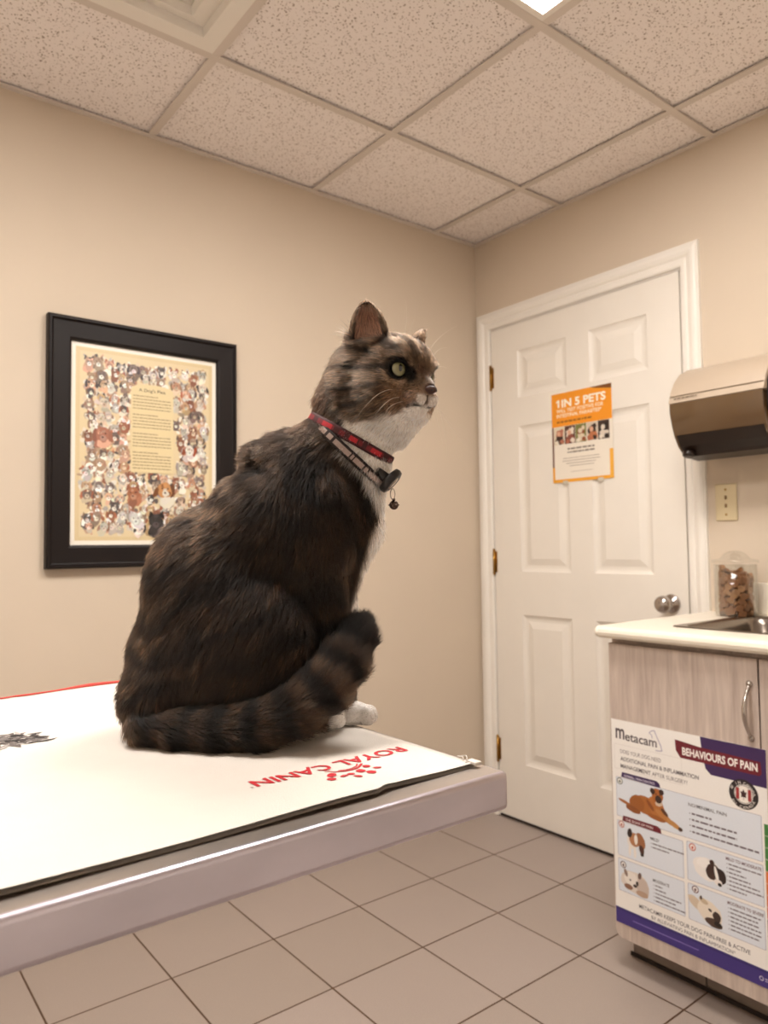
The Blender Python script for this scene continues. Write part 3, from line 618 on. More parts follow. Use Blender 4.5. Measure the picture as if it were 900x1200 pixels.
# photographs of dogs (generic), each built from coloured shapes
def B(x, z, rx, rz, cc, lay, ang=0, j=.06): P.ell(x, zz(z), rx, rz, cc, lay, ang=ang, n=18, jit=j, rnd=rr)
B(.100, .447, .040, .022, 'A8652E', 5, -8); B(.072, .446, .022, .021, '9A5A28', 6, 0); B(.060, .428, .022, .008, '8A4E24', 6, -10); B(.038, .440, .022, .004, 'A2602C', 5, -14, .02); B(.128, .450, .022, .030, 'B06C34', 6, 20)
B(.150, .432, .030, .008, 'B87A40', 7, -28); B(.176, .421, .022, .006, 'C08A50', 7, -24); B(.128, .424, .026, .006, '9A5A28', 7, -6); B(.192, .414, .006, .005, '4A2E20', 8)
B(.131, .480, .016, .019, 'A8622E', 8, 10); B(.118, .489, .007, .008, '3A221A', 9, 30); B(.143, .492, .007, .007, '3A221A', 9, -20); B(.134, .472, .009, .010, '3A241C', 9, 10); B(.135, .462, .010, .007, 'D8BFA8', 8, 10); B(.128, .484, .0018, .0018, '140C0A', 10); B(.139, .484, .0018, .0018, '140C0A', 10); B(.110, .452, .016, .005, '8A4C22', 8, -50); B(.150, .444, .012, .005, '5A3420', 8, -40)
B(.052, .345, .012, .020, 'E8E0D8', 5); B(.062, .350, .016, .018, 'B07A54', 6, 10); B(.080, .352, .012, .020, '9A6440', 7, 20); B(.048, .364, .007, .012, '2A1A16', 8, -10); B(.082, .330, .007, .012, '4A2A20', 8, 15); B(.047, .320, .004, .016, 'EAE2DA', 6); B(.062, .318, .004, .016, 'EAE2DA', 6); B(.066, .352, .005, .013, 'EFE6DC', 8); B(.083, .318, .005, .004, '1C1210', 9)
B(.258, .340, .036, .026, 'EDE8E4', 5, -8); B(.250, .352, .018, .012, 'F2EEEA', 6); B(.272, .338, .017, .019, '3A241E', 7, -10); B(.290, .334, .014, .018, '2A1A18', 7, 10); B(.281, .334, .004, .020, 'F0ECE8', 8, 12); B(.284, .318, .010, .007, 'EDE6E2', 8); B(.288, .314, .005, .004, '1C1210', 9); B(.270, .360, .006, .006, '3A241E', 8)
B(.058, .240, .040, .028, 'DDD2C8', 5, 0); B(.082, .236, .018, .024, 'C9B8AC', 6, 10); B(.048, .246, .020, .018, 'EAE2DA', 6); B(.066, .240, .004, .006, '2A1A18', 8); B(.046, .243, .0025, .0025, '1C1210', 8); B(.040, .224, .013, .007, '8A6450', 7); B(.080, .218, .018, .008, 'B89A84', 7); B(.033, .258, .005, .010, '8A7468', 7, 20); B(.074, .262, .005, .009, '6A544A', 7, -15); B(.060, .232, .006, .004, '3A2A26', 8)
B(.228, .250, .024, .012, 'D2C0AA', 5, -30); B(.260, .240, .032, .026, 'E6DACA', 6, -30); B(.278, .236, .010, .012, '3A2A24', 8, 10); B(.270, .219, .022, .010, '4A362C', 7, -8); B(.280, .220, .009, .006, '1A1210', 8); B(.246, .262, .012, .006, 'C8B498', 7, -20); B(.240, .268, .003, .005, '4A362C', 8); B(.262, .246, .005, .003, '2A1C18', 8, -30)
P.text('METACAM® KEEPS YOUR DOG PAIN-FREE & ACTIVE', .070, zz(.181), w=.285, h=.0105, col='2E2630', bold=.006, lay=2)
P.text('BY ALLEVIATING PAIN & INFLAMMATION*', .105, zz(.166), w=.215, h=.0095, col='4A404A', lay=2)
for k, cc in enumerate(('3F7A3A', '3F7A3A', '3F7A3A', '4A8038', 'D8763A', 'D8763A', 'D06A34', 'C85A30', '6A1A20', '5A141C', '5A141C')): P.rect(.396, zz(.487-(k+1)*.0262), W, zz(.487-k*.0262-.001), cc, 2)
P.build('print', PRG, t2, plane_M(Vector((DXF-.0016, PX0, PZ0))-t2.location, (0, -1, 0), (0, 0, 1)))

# ------------------------------------------------------------------ jar of dog biscuits
JC = Vector((-.100, -1.162, CT)); JR = .060
t = props(empty('treat_jar', JC), 'clear lidded jar of brown bone biscuits on the counter beside the sink', 'jar')
clr = clear_mat('clear_acrylic', (.97, .97, .96), .05)
j = MB(JC); j.lathe([(JR-.006, .001), (JR, .004), (JR, .155), (JR-.0025, .155), (JR-.0025, .006), (.001, .005)], JC, n=48, cap=False); j.build('jar_body', clr, t)
l = MB(JC); l.lathe([(.001, .160), (JR-.004, .160), (JR+.004, .160), (JR+.005, .163), (JR+.003, .168), (.042, .172), (.036, .180), (.028, .188), (.016, .194), (.001, .196)], JC, n=48, cap=False); l.build('lid', clr, t)
bone_m = mat('biscuit_brown', '8C5E3A', .8, bump=.6, bscale=300, var=.25, vscale=60); bone_m2 = mat('biscuit_tan', 'A0744C', .8, bump=.6, bscale=300, var=.25, vscale=60)
def bone(L_, wd_, th, mm):
    b = MB(); pts = []
    def arc(cx, cy, a0, a1, r, n=5): return [(cx+r*math.cos(math.radians(a0+(a1-a0)*k/n)), cy+r*math.sin(math.radians(a0+(a1-a0)*k/n))) for k in range(n+1)]
    r = wd_*.36; hx = L_/2-r; hy = wd_/2-r*.9
    pts = arc(hx, hy, -10, 200, r)+[(hx-r*1.3, wd_*.26)]+[(-hx+r*1.3, wd_*.26)]+arc(-hx, hy, -20, 190, r)+arc(-hx, -hy, 170, 380, r)+[(-hx+r*1.3, -wd_*.26), (hx-r*1.3, -wd_*.26)]+arc(hx, -hy, 160, 370, r)
    b.prism(pts, 'z', -th/2, th/2, bev=.0012, seg=1)
    me = bpy.data.meshes.new('dog_biscuit'); bmesh.ops.recalc_face_normals(b.bm, faces=b.bm.faces[:]); b.bm.to_mesh(me); b.bm.free(); me.materials.append(mm); return me
bms = [bone(.038, .024, .012, bone_m), bone(.034, .022, .012, bone_m2), bone(.032, .025, .013, bone_m)]
rj = np.random.default_rng(4); NB = 62; pos = np.column_stack([rj.uniform(-.035, .035, NB), rj.uniform(-.035, .035, NB), rj.uniform(.01, .2, NB)]); rb = .0142
for it in range(500):
    pos[:, 2] -= .0006
    for _ in range(3):
        d = pos[:, None]-pos[None]; dist = np.linalg.norm(d, axis=2)+np.eye(NB); ov = np.clip(2*rb-dist, 0, None)*(1-np.eye(NB)); pos += (d/dist[..., None]*ov[..., None]*.35).sum(1)
        rad = np.hypot(pos[:, 0], pos[:, 1]); lim = JR-.0035-rb*1.15; s_ = np.where(rad > lim, lim/np.maximum(rad, 1e-6), 1); pos[:, :2] *= s_[:, None]; pos[:, 2] = np.maximum(pos[:, 2], .0065+rb*.75)
for i in range(NB):
    o = bpy.data.objects.new('dog_biscuit', bms[i % 3]); COL.objects.link(o)
    o.location = JC+Vector(pos[i]); rad = math.hypot(pos[i][0], pos[i][1]); a = math.atan2(pos[i][1], pos[i][0])
    if rad > .030:   # stands against the jar wall, flat side out
        o.rotation_euler = (Matrix.Rotation(a, 3, 'Z') @ Matrix.Rotation(PI/2, 3, 'Y') @ Matrix.Rotation(rj.uniform(0, PI), 3, 'Z')).to_euler()
    else: o.rotation_euler = (rj.uniform(-.7, .7), rj.uniform(-.7, .7), rj.uniform(0, PI))
    props(o, 'brown bone-shaped dog biscuit heaped in the clear jar', 'dog biscuit', 'bone biscuits in the clear jar')

# ------------------------------------------------------------------ examination table
TZ, TX1, TX0, TY0, TY1 = .940, -1.852, -3.05, -1.850, -1.255
c = ((TX0+TX1)/2, (TY0+TY1)/2, 0); t = props(empty('examination_table', c), 'stainless steel examination table under the white cloth', 'table')
tb = MB(c); tb.box((TX0, TY0, TZ-.030), (TX1, TY1, TZ), bev=.0045, seg=3); tb.bm.normal_update()
for f in tb.bm.faces:
    if f.normal.z > .999: f.material_index = 1
tb.build('table_top', [M['steel'], M['steel_top']], t)
MB(c).box((c[0]-.28, c[1]-.2, TZ-.05), (c[0]+.28, c[1]+.2, TZ-.030)).build('support_plate', M['base'], t)
MB(c).box((c[0]-.07, c[1]-.07, .04), (c[0]+.07, c[1]+.07, TZ-.05), bev=.01).build('pedestal', M['base'], t)
MB(c).box((c[0]-.4, c[1]-.25, .0), (c[0]+.4, c[1]+.25, .04), bev=.012).build('base_plate', M['base'], t)
# ------------------------------------------------------------------ white cloth on the table
def vnoise(P, seed=0):
    """smooth value noise, P (n,3) -> (n,) in -1..1"""
    P = np.asarray(P, float); I = np.floor(P).astype(np.int64); Fr = P-I; Fr = Fr*Fr*(3-2*Fr)
    def hsh(a, b, c):
        h = (a*374761393+b*668265263+c*2147483647+seed*144269)&0xFFFFFFFF; h = ((h ^ (h >> 13))*1274126177)&0xFFFFFFFF; return ((h ^ (h >> 16))&0xFFFF)/32767.5-1
    o = 0
    for dx in (0, 1):
        for dy in (0, 1):
            for dz in (0, 1):
                wgt = (Fr[:, 0] if dx else 1-Fr[:, 0])*(Fr[:, 1] if dy else 1-Fr[:, 1])*(Fr[:, 2] if dz else 1-Fr[:, 2])
                o = o+wgt*hsh(I[:, 0]+dx, I[:, 1]+dy, I[:, 2]+dz)
    return o
MX0, MX1 = -2.75, -1.866
def mat_front(x): return -1.8255+.0006*math.sin(x*23)+(-.004 if x < -1.955 else 0)*min(1, (-1.955-x)/.01)
def mat_back(x): return -1.268-.010*max(0, (-x-1.95))/.15*.8+.0015*math.sin(x*40)
def mat_z(x, y):
    n = vnoise([[x*9, y*16, 0]], 3)[0]*.0007+vnoise([[x*3, y*4, 5]], 4)[0]*.0008
    cr = .0010*math.exp(-((x+2.015+.25*(y+1.6))/.004)**2)+.0012*math.exp(-((y+1.62-.2*(x+2.2))/.006)**2)*(1 if x < -2.03 else 0)
    fr_ = max(0, 1-(y+1.826)/.05); lift = fr_*.0028*min(1, max(0, (-1.90-x)/.10))*(.75+.35*math.sin(x*13+1))
    cat_ = 1-min(1, max(0, (math.hypot((x+1.955)/.16, (y+1.59)/.13)-.8)/.3))
    return TZ+max(.0022, .0036+(n*(1-cat_)+cr*(1-cat_))+lift)
c = ((-2.3), -1.55, TZ)
cl = MB(c); NU, NV_ = 116, 60
def fs(u, v):
    u = min(1, max(0, (u*NU-1)/(NU-2))) ; end = 0
    x = MX1+(MX0-MX1)*u; y0 = mat_front(x); y1 = mat_back(x); f = v*2 if v <= .5 else 2-v*2; f2 = min(1, max(0, f)); y = y0+(y1-y0)*f2; z = mat_z(x, y)
    return (x, y, max(z-.0032, TZ+.0003) if v > .5 else z)
def fs2(u, v):
    p = fs(u, v)
    if u <= 0 or u >= 1: q = fs(u, v if v <= .5 else 1-v); return (p[0], p[1], q[2]-.0016)
    return p
cl.grid(fs2, NU, 2*NV_)
bmesh.ops.remove_doubles(cl.bm, verts=cl.bm.verts[:], dist=1e-6)
def stitch(P_, pts): P_.line(pts, .0006, 'D9D0C4', 1)
cloth_m = mat('white_cloth', 'D4CCC3', .85, bump=.35, bscale=900, var=.015, vscale=30)
clo = cl.build('table_cloth', cloth_m, loc=c); props(clo, 'white cotton cloth with red lettering spread over the steel table', 'cloth')
# red hem along the back edge
hm = MB(c); pts = []; R = []
for k in range(60):
    x = MX1-.004+(MX0-MX1+.008)*k/59; y = mat_back(x); pts.append((x, y+.001, mat_z(x, y)+.0003)); R.append(.0021+.0009*math.sin(x*34)+.0004*math.sin(x*90))
hm.tube(pts, R, 8); hm.build('red_hem', mat('red_hem', 'C9453A', .8, bump=.3, bscale=500), clo)
th = MB(c)
for q in (((-1.872, -1.822), (-1.866, -1.8175), (-1.862, -1.812), (-1.865, -1.806)), ((-1.870, -1.817), (-1.866, -1.812), (-1.868, -1.808))):
    th.tube([(x, y, TZ+.0045+.0015*math.sin(i)) for i, (x, y) in enumerate(q)], .0004, 6)
th.box((-1.868, -1.829, TZ+.002), (-1.861, -1.818, TZ+.005), bev=.0008); th.build('loose_thread', cloth_m, clo)
# printing follows the cloth surface
class ClothPrint(Print):
    pass
def cloth_build(P_, name, sub=.004):
    P_.flat(); me = bpy.data.meshes.new(name); bm = bmesh.new(); vs = [bm.verts.new((x, y, 0)) for x, y, z in P_.V]; cl_ = bm.faces.layers.int.new('ci')
    for f, cc in zip(P_.F, range(len(P_.F))):
        try: nf = bm.faces.new([vs[i] for i in f]); nf[cl_] = cc
        except ValueError: pass
    bm.verts.ensure_lookup_table(); zl = {}
    for f in bm.faces:
        for v in f.verts: v.co.z = mat_z(v.co.x, v.co.y)+.0005+P_.V[v.index if v.index >= 0 else 0][2]*0
    bm.normal_update()
    for f in bm.faces:
        if f.normal.z < 0: f.normal_flip()
    cb_ = [P_.C[f[cl_]] for f in bm.faces]; ns = [len(f.verts) for f in bm.faces]
    for v in bm.verts: v.co -= Vector(c)
    bm.to_mesh(me); bm.free(); ca = me.color_attributes.new('Col', 'FLOAT_COLOR', 'CORNER'); buf = []
    for n_, q in zip(ns, cb_): buf += [*q, 1.0]*n_
    ca.data.foreach_set('color', buf); return link(name, me, attr_mat('cloth_ink', .8), clo)
P = Print(0)
RED = 'B8202A'
LX0, LX1, LY = -1.884, -2.029, -1.7495      # reads towards -x, tops towards the table's front edge
P.text('ROYAL CANIN', 0, 0, w=(LX0-LX1), h=.0155, col=RED, bold=.022, xf=lambda px, py: (LX0-px, LY-py))
P.ell(-2.0330, -1.763, .0014, .0014, 'A89A90', n=8)
# crown: double arc with a cloud of dots
P.line([(-1.972, -1.7675), (-1.966, -1.7725), (-1.959, -1.7762), (-1.951, -1.7770), (-1.944, -1.7745), (-1.937, -1.7685)], .0022, RED)
P.line([(-1.962, -1.7715), (-1.956, -1.7735), (-1.950, -1.7735), (-1.944, -1.7710), (-1.940, -1.7665)], .0014, RED)
for dx, dy, rx, ry, an in ((-1.9735, -1.7795, .0036, .0040, 0), (-1.9790, -1.7875, .0036, .0040, 0), (-1.9685, -1.7895, .0036, .0018, 160), (-1.9605, -1.7865, .0034, .0032, 0), (-1.9605, -1.7960, .0034, .0036, 0), (-1.9495, -1.7845, .0038, .0044, 0), (-1.9385, -1.7770, .0032, .0034, 0), (-1.9455, -1.7930, .0038, .0044, 0), (-1.9345, -1.7860, .0036, .0022, 150)):
    P.ell(dx, dy, rx, ry, RED, ang=an, n=16)
cloth_build(P, 'red_lettering')
P = Print(0); rr = random.Random(21)
for k in range(230):
    a = rr.uniform(0, 1); bx = -2.116-.15*a**.8; by = -1.498+rr.uniform(-.024, .022)*(1-.15*a); ln = rr.uniform(.010, .028); an = rr.gauss(0, .8)
    cc = rr.choice(['2B2422', '3A3230', '4A4240', '5F5652', 'A8A09A', '352C2A', '2B2422', '6E6662']); dx, dy = math.cos(an), math.sin(an); wd = rr.uniform(.002, .0048); bd = rr.uniform(-.004, .004)
    pts = []
    for i in range(7): u_ = i/6; pts.append((bx+dx*ln*(u_-.5)-dy*(bd*math.sin(PI*u_)+wd*math.sin(PI*u_)), by+dy*ln*(u_-.5)+dx*(bd*math.sin(PI*u_)+wd*math.sin(PI*u_))))
    for i in range(5, 0, -1): u_ = i/6; pts.append((bx+dx*ln*(u_-.5)-dy*(bd*math.sin(PI*u_)-wd*math.sin(PI*u_)), by+dy*ln*(u_-.5)+dx*(bd*math.sin(PI*u_)-wd*math.sin(PI*u_))))
    P.poly(pts, cc)
cloth_build(P, 'black_mane_print')

# ------------------------------------------------------------------ the cat
CAT_PRIMS=[
 ('hip', 'e', [-1.39, -0.33, 7.3], [8.87, 7.03, 7.2], 0, (-0.3, 0.0, -1.0), 1.4),
 ('belly', 'e', [1.01, -0.48, 9.4], [7.12, 6.86, 8.54], 0, (-0.2, 0.0, -1.0), 1.4),
 ('back', 'e', [-1.79, -0.64, 13.1], [7.03, 6.36, 8.71], 0, (-0.6, 0.0, -0.8), 1.4),
 ('upback', 'e', [2.24, -0.92, 18.9], [5.19, 5.02, 6.36], 0, (-0.6, 0.0, -0.8), 1.4),
 ('chest', 'e', [6.78, -1.04, 19.8], [5.53, 4.19, 7.2], 0, (-0.1, 0.0, -1.0), 1.4),
 ('shoulder', 'e', [7.05, -3.5, 19.9], [4.52, 2.75, 6.79], 0, (-0.1, 0.0, -1.0), 1.4),
 ('shoulder', 'e', [6.53, 1.55, 20.1], [4.85, 2.95, 7.28], 0, (-0.1, 0.0, -1.0), 1.4),
 ('scruff', 'e', [2.55, -1.31, 25.9], [1.84, 1.67, 2.01], 0, (-0.8, 0.0, 0.3), 1.0),
 ('neck', 'c', [11.65, -1.43, 29.3, 3.1], [6.55, -1.23, 25.2, 3.6], 0, (-0.78, 0.03, -0.63), 1.2),
 ('withers', 'c', [8.25, -1.3, 27.3, 2.01], [5.05, -1.26, 26.2, 2.68], 0, (-0.8, 0.0, -0.3), 1.0),
 ('nape', 'c', [12.48, -1.67, 34.6, 2.85], [10.63, -1.59, 31.5, 2.6], 0, (-0.5, 0.0, -0.85), 1.0),
 ('bib', 'c', [13.79, -1.41, 28.9, 2.01], [13.17, -1.26, 25.5, 1.76], 0, (-0.18, 0.04, -0.98), 1.0),
 ('bib', 'c', [13.17, -1.26, 25.5, 1.76], [11.92, -0.96, 19.3, 2.01], 0, (-0.2, 0.05, -0.98), 1.0),
 ('bib', 'c', [11.92, -0.96, 19.3, 2.01], [10.25, -0.62, 12.6, 1.17], 0, (-0.24, 0.05, -0.97), 1.0),
 ('throat', 'c', [17.63, -1.45, 30.6, 1.34], [15.57, -1.41, 29.3, 2.01], 0, (-0.6, 0.0, -0.8), 1.0),
 ('haunch', 'e', [1.91, -4.72, 7.6], [6.29, 2.99, 6.76], 0, (-0.5, 0.0, -0.85), 1.4),
 ('haunch', 'e', [0.32, 3.81, 7.3], [6.91, 3.19, 7.44], 0, (-0.5, 0.0, -0.85), 1.4),
 ('rump', 'e', [-6.19, -3.44, 3.7], [4.0, 3.68, 4.16], 0, (-0.3, 0.0, -1.0), 1.4),
 ('foot', 'c', [4.92, -5.16, 1.6, 0.93], [8.31, -4.3, 1.9, 0.95], 0, (0.97, 0.24, 0.09), 0.6),
 ('foreleg', 'c', [8.08, -2.7, 17.6, 2.61], [9.17, -2.48, 9.9, 1.87], 0, (0.14, 0.03, -0.99), 0.7),
 ('foreleg', 'c', [9.17, -2.48, 9.9, 1.87], [9.4, -1.79, 1.9, 1.14], 0, (0.03, 0.09, -1.0), 0.7),
 ('foreleg', 'c', [8.87, 0.84, 16.8, 2.4], [10.12, 1.18, 9.1, 1.63], 0, (0.16, 0.04, -0.99), 0.7),
 ('foreleg', 'c', [10.12, 1.18, 9.1, 1.63], [10.2, 1.24, 1.8, 1.11], 0, (0.01, 0.01, -1.0), 0.7),
 ('paw', 'e', [9.35, -1.57, 0.8], [1.23, 0.9, 0.74], 0, (1.0, 0.0, -0.3), 0.4),
 ('paw', 'e', [10.82, 1.1, 0.9], [2.3, 1.53, 1.28], 0, (1.0, 0.0, -0.3), 0.4),
 ('toe', 'e', [12.5, 0.25, 0.8], [0.84, 0.67, 1.01], 0, (1.0, 0.0, -0.3), 0.16),
 ('toe', 'e', [12.78, 1.36, 0.7], [0.85, 0.68, 1.02], 0, (1.0, 0.0, -0.3), 0.16),
 ('toe', 'e', [12.12, 2.36, 0.5], [0.87, 0.69, 0.95], 0, (1.0, 0.0, -0.3), 0.16),
 ('tail', 'c', [-7.25, -5.67, 1.9, 1.7], [-4.33, -6.81, 1.6, 1.67], 0, (0.93, -0.36, -0.1), 0.35),
 ('tail', 'c', [-4.33, -6.81, 1.6, 1.67], [-0.73, -7.68, 1.6, 1.72], 0, (0.97, -0.23, 0.0), 0.35),
 ('tail', 'c', [-0.73, -7.68, 1.6, 1.72], [3.11, -8.36, 2.1, 1.78], 0, (0.98, -0.17, 0.13), 0.35),
 ('tail', 'c', [3.11, -8.36, 2.1, 1.78], [6.47, -8.27, 3.3, 1.93], 0, (0.94, 0.03, 0.34), 0.35),
 ('tail', 'c', [6.47, -8.27, 3.3, 1.93], [8.87, -7.28, 5.1, 2.04], 0, (0.76, 0.31, 0.57), 0.35),
 ('tail', 'c', [8.87, -7.28, 5.1, 2.04], [10.6, -5.93, 7.1, 2.01], 0, (0.58, 0.45, 0.67), 0.35),
 ('tail', 'c', [10.6, -5.93, 7.1, 2.01], [11.76, -4.65, 9.1, 1.58], 0, (0.44, 0.48, 0.76), 0.35),
 ('tail', 'c', [11.76, -4.65, 9.1, 1.58], [12.07, -4.4, 9.8, 1.03], 0, (0.38, 0.31, 0.87), 0.35),
]
CP_HEAD=[15.18, -1.72, 33.9]
CP_COL1=[11.37, -1.39, 28.1]
CP_COL1N=[8.15, -1.5, 30.0]
CP_COL1T=[14.81, -1.24, 26.2]
CP_COL2N=[9.09, -1.4, 28.7]
CP_COL2T=[14.03, -1.22, 23.9]
CP_TAG=[15.18, -2.86, 23.8]
CP_BELL=[15.47, -2.25, 21.5]
WHISKERS=[[[16.88, -4.06, 31.6], [14.78, -6.73, 31.7], [12.32, -8.14, 29.2]], [[16.59, -4.17, 31.4], [15.28, -6.72, 30.9], [13.82, -8.11, 29.2]], [[17.12, -3.88, 31.3], [15.53, -6.39, 30.5], [14.77, -7.37, 29.5]], [[19.52, -1.75, 31.8], [20.61, -2.17, 29.9], [22.99, -2.46, 26.4]], [[19.61, -1.55, 31.6], [20.42, -1.93, 29.1], [20.67, -2.25, 25.7]], [[19.45, -1.17, 31.8], [20.44, -0.65, 30.5], [22.01, -0.06, 28.0]], [[19.43, -1.31, 31.5], [19.96, -1.66, 29.2], [20.36, -1.85, 27.1]], [[16.7, -2.69, 37.9], [16.93, -3.14, 39.7], [16.83, -3.34, 41.2]], [[17.08, -1.88, 37.9], [17.41, -2.13, 39.0], [17.75, -2.25, 39.7]], [[19.29, -0.16, 37.0], [20.35, 0.93, 38.7], [22.28, 2.18, 40.3]], [[19.51, -0.11, 36.3], [20.25, 0.72, 37.4], [21.2, 1.46, 37.8]], [[19.56, 0.31, 35.4], [20.49, 1.55, 35.9], [21.24, 2.38, 35.9]]]

CO = Vector((-1.957, -1.592, .944)); E1 = Vector((.78787, -.61584, 0)); E2 = Vector((.61584, .78787, 0))
HEAD_YAW, HEAD_PITCH, HEAD_ROLL = math.radians(43), math.radians(-6), math.radians(0)
def head_frame():
    f = np.array([math.cos(HEAD_YAW), -math.sin(HEAD_YAW), 0.0]); l = np.array([math.sin(HEAD_YAW), math.cos(HEAD_YAW), 0.0]); z = np.array([0, 0, 1.0])
    f2 = f*math.cos(HEAD_PITCH)+z*math.sin(HEAD_PITCH); z2 = -f*math.sin(HEAD_PITCH)+z*math.cos(HEAD_PITCH)
    l2 = l*math.cos(HEAD_ROLL)+z2*math.sin(HEAD_ROLL); z3 = -l*math.sin(HEAD_ROLL)+z2*math.cos(HEAD_ROLL)
    return np.array([f2, l2, z3])
HF = head_frame(); HC = np.array(CP_HEAD)
def H2C(p): return HC+np.array(p, float)@HF
HEAD_PRIMS = [  # head-local: X forward, Y left, Z up (cm)
 ('skull', 'e', (-.1, 0, .6), (4.3, 4.1, 3.6), .8), ('brow', 'e', (1.9, 0, 1.2), (2.6, 3.0, 2.3), .8),
 ('cheek', 'e', (.7, -2.2, -1.5), (2.8, 2.3, 2.6), .8), ('cheek', 'e', (.7, 2.2, -1.5), (2.8, 2.3, 2.6), .8),
 ('jaw', 'c', (0.2, 0, -2.4, 2.1), (3.3, 0, -2.8, 1.15), .7),
 ('bridge', 'c', (2.7, 0, .35, 1.5), (4.9, 0, -1.0, .74), .6),
 ('pad', 'e', (4.15, -.85, -2.12), (1.2, 1.02, .9), .3), ('pad', 'e', (4.15, .85, -2.12), (1.2, 1.02, .9), .3),
 ('chin', 'e', (3.8, 0, -3.2), (1.0, .8, .62), .35), ('nosetip', 'e', (5.4, 0, -1.25), (.42, .55, .38), .2),
 ('browridge', 'e', (3.0, -1.75, 1.45), (1.0, 1.1, .55), .5), ('browridge', 'e', (3.0, 1.75, 1.45), (1.0, 1.1, .55), .5),
]
EYES = [(-1, (2.95, -2.10, .36)), (1, (3.05, 1.95, .36))]
EYE_R = .81
def sd_ell(P, c, r, ang=0):
    q = P-np.array(c, np.float32); r = np.array(r, np.float32)
    k0 = np.sqrt(((q/r)**2).sum(-1)); k1 = np.sqrt(((q/(r*r))**2).sum(-1))+1e-6
    return k0*(k0-1)/k1
def sd_cap(P, a, ra, b, rb):
    a = np.array(a, np.float32); b = np.array(b, np.float32); ab = b-a; t = np.clip(((P-a)@ab)/(ab@ab), 0, 1)
    return np.sqrt(((P-a-t[..., None]*ab)**2).sum(-1))-(ra+(rb-ra)*t)
def smin(a, b, k):
    h = np.clip(k-np.abs(a-b), 0, None)/k; return np.minimum(a, b)-h*h*k*.25
PR_ALL = []
for n_, ty, A, Bv, ang, fl, k in CAT_PRIMS: PR_ALL.append((n_, ty, A, Bv, k, fl, None))
for q in HEAD_PRIMS:
    if q[1] == 'e': PR_ALL.append((q[0], 'eh', q[2], q[3], q[4], (-1, 0, -.25), 1))
    else: PR_ALL.append((q[0], 'ch', q[2], q[3], q[4], (-1, 0, -.25), 1))
def ears():
    out = []
    for s_, base, tip in ((-1, (-.15, -2.85, 2.8), (-.15, -3.75, 6.75)), (1, (.45, 2.6, 2.4), (.80, 3.75, 5.35))): out.append((s_, base, tip))
    return out
def sd_ear(Ph, s_, base, tip):
    """thin curved cone, open to the front and side"""
    b = np.array(base, np.float32); t = np.array(tip, np.float32); ax = t-b; Ln = np.linalg.norm(ax); ax /= Ln
    q = Ph-b; h = q@ax; u = np.clip(h/Ln, -.25, 1)
    out = np.array([.62, s_*.78, 0], np.float32); out -= ax*(out@ax); out /= np.linalg.norm(out); sd = np.cross(ax, out)
    x = q@out; y = q@sd; wv = 1.80*np.clip(1-np.clip(u, 0, 1)**2.1, 0, 1)**.62+.10; wd = wv*.62
    body = (np.sqrt((x/wd)**2+(y/wv)**2+1e-9)-1)*np.minimum(wd, wv)*.9; body = np.maximum(body, h-Ln)
    hol = (np.sqrt(((x-wd*.62)/(wd*1.02))**2+(y/(wv*.80))**2+1e-9)-1)*np.minimum(wd, wv)*.9; hol = np.maximum(hol, h-Ln*.97); hol = np.maximum(hol, .35-h)
    d = np.maximum(body, -hol); return np.maximum(d, -1.0-h)
def sdf(P):
    """P (n,3) cat-local cm"""
    P = P.astype(np.float32); d = np.full(len(P), 6.0, np.float32); Ph = (P-HC.astype(np.float32))@HF.T.astype(np.float32)
    for n_, ty, A, Bv, k, fl, hd in PR_ALL:
        q = Ph if hd else P
        if ty[0] == 'e':
            c0 = np.array(A, np.float32); R_ = max(Bv)+k+.6; m = (np.abs(q-c0) < R_).all(-1)
            if not m.any(): continue
            e_ = sd_ell(q[m], A, Bv)
        else:
            lo = np.minimum(A[:3], Bv[:3])-max(A[3], Bv[3])-k-.6; hi = np.maximum(A[:3], Bv[:3])+max(A[3], Bv[3])+k+.6; m = ((q > lo) & (q < hi)).all(-1)
            if not m.any(): continue
            e_ = sd_cap(q[m], A[:3], A[3], Bv[:3], Bv[3])
        d[m] = smin(d[m], e_, k)
    for s_, base, tip in ears():
        m = (np.abs(Ph-np.array([.2, s_*3, 4.6])) < np.array([3.5, 3.5, 4.2])).all(-1)
        if m.any(): d[m] = smin(d[m], sd_ear(Ph[m], s_, base, tip), .45)
    for s_, ec in EYES:       # sockets
        m = (np.abs(Ph-np.array(ec)) < 2.6).all(-1)
        if m.any():
            so_ = sd_ell(Ph[m], (ec[0]+.60, ec[1]+s_*.42, ec[2]-.02), (.87, .76, .64)); d[m] = -smin(-d[m], so_, .18)
    # mouth line between pads and chin
    m = (np.abs(Ph-np.array([4.4, 0, -2.83])) < np.array([1.6, 1.8, .8])).all(-1)
    if m.any():
        q = Ph[m]; ml = np.sqrt((q[:, 2]+2.86-.10*np.abs(q[:, 1]))**2+np.clip(3.5-q[:, 0], 0, None)**2)-.07; d[m] = np.maximum(d[m], -ml)
    return d
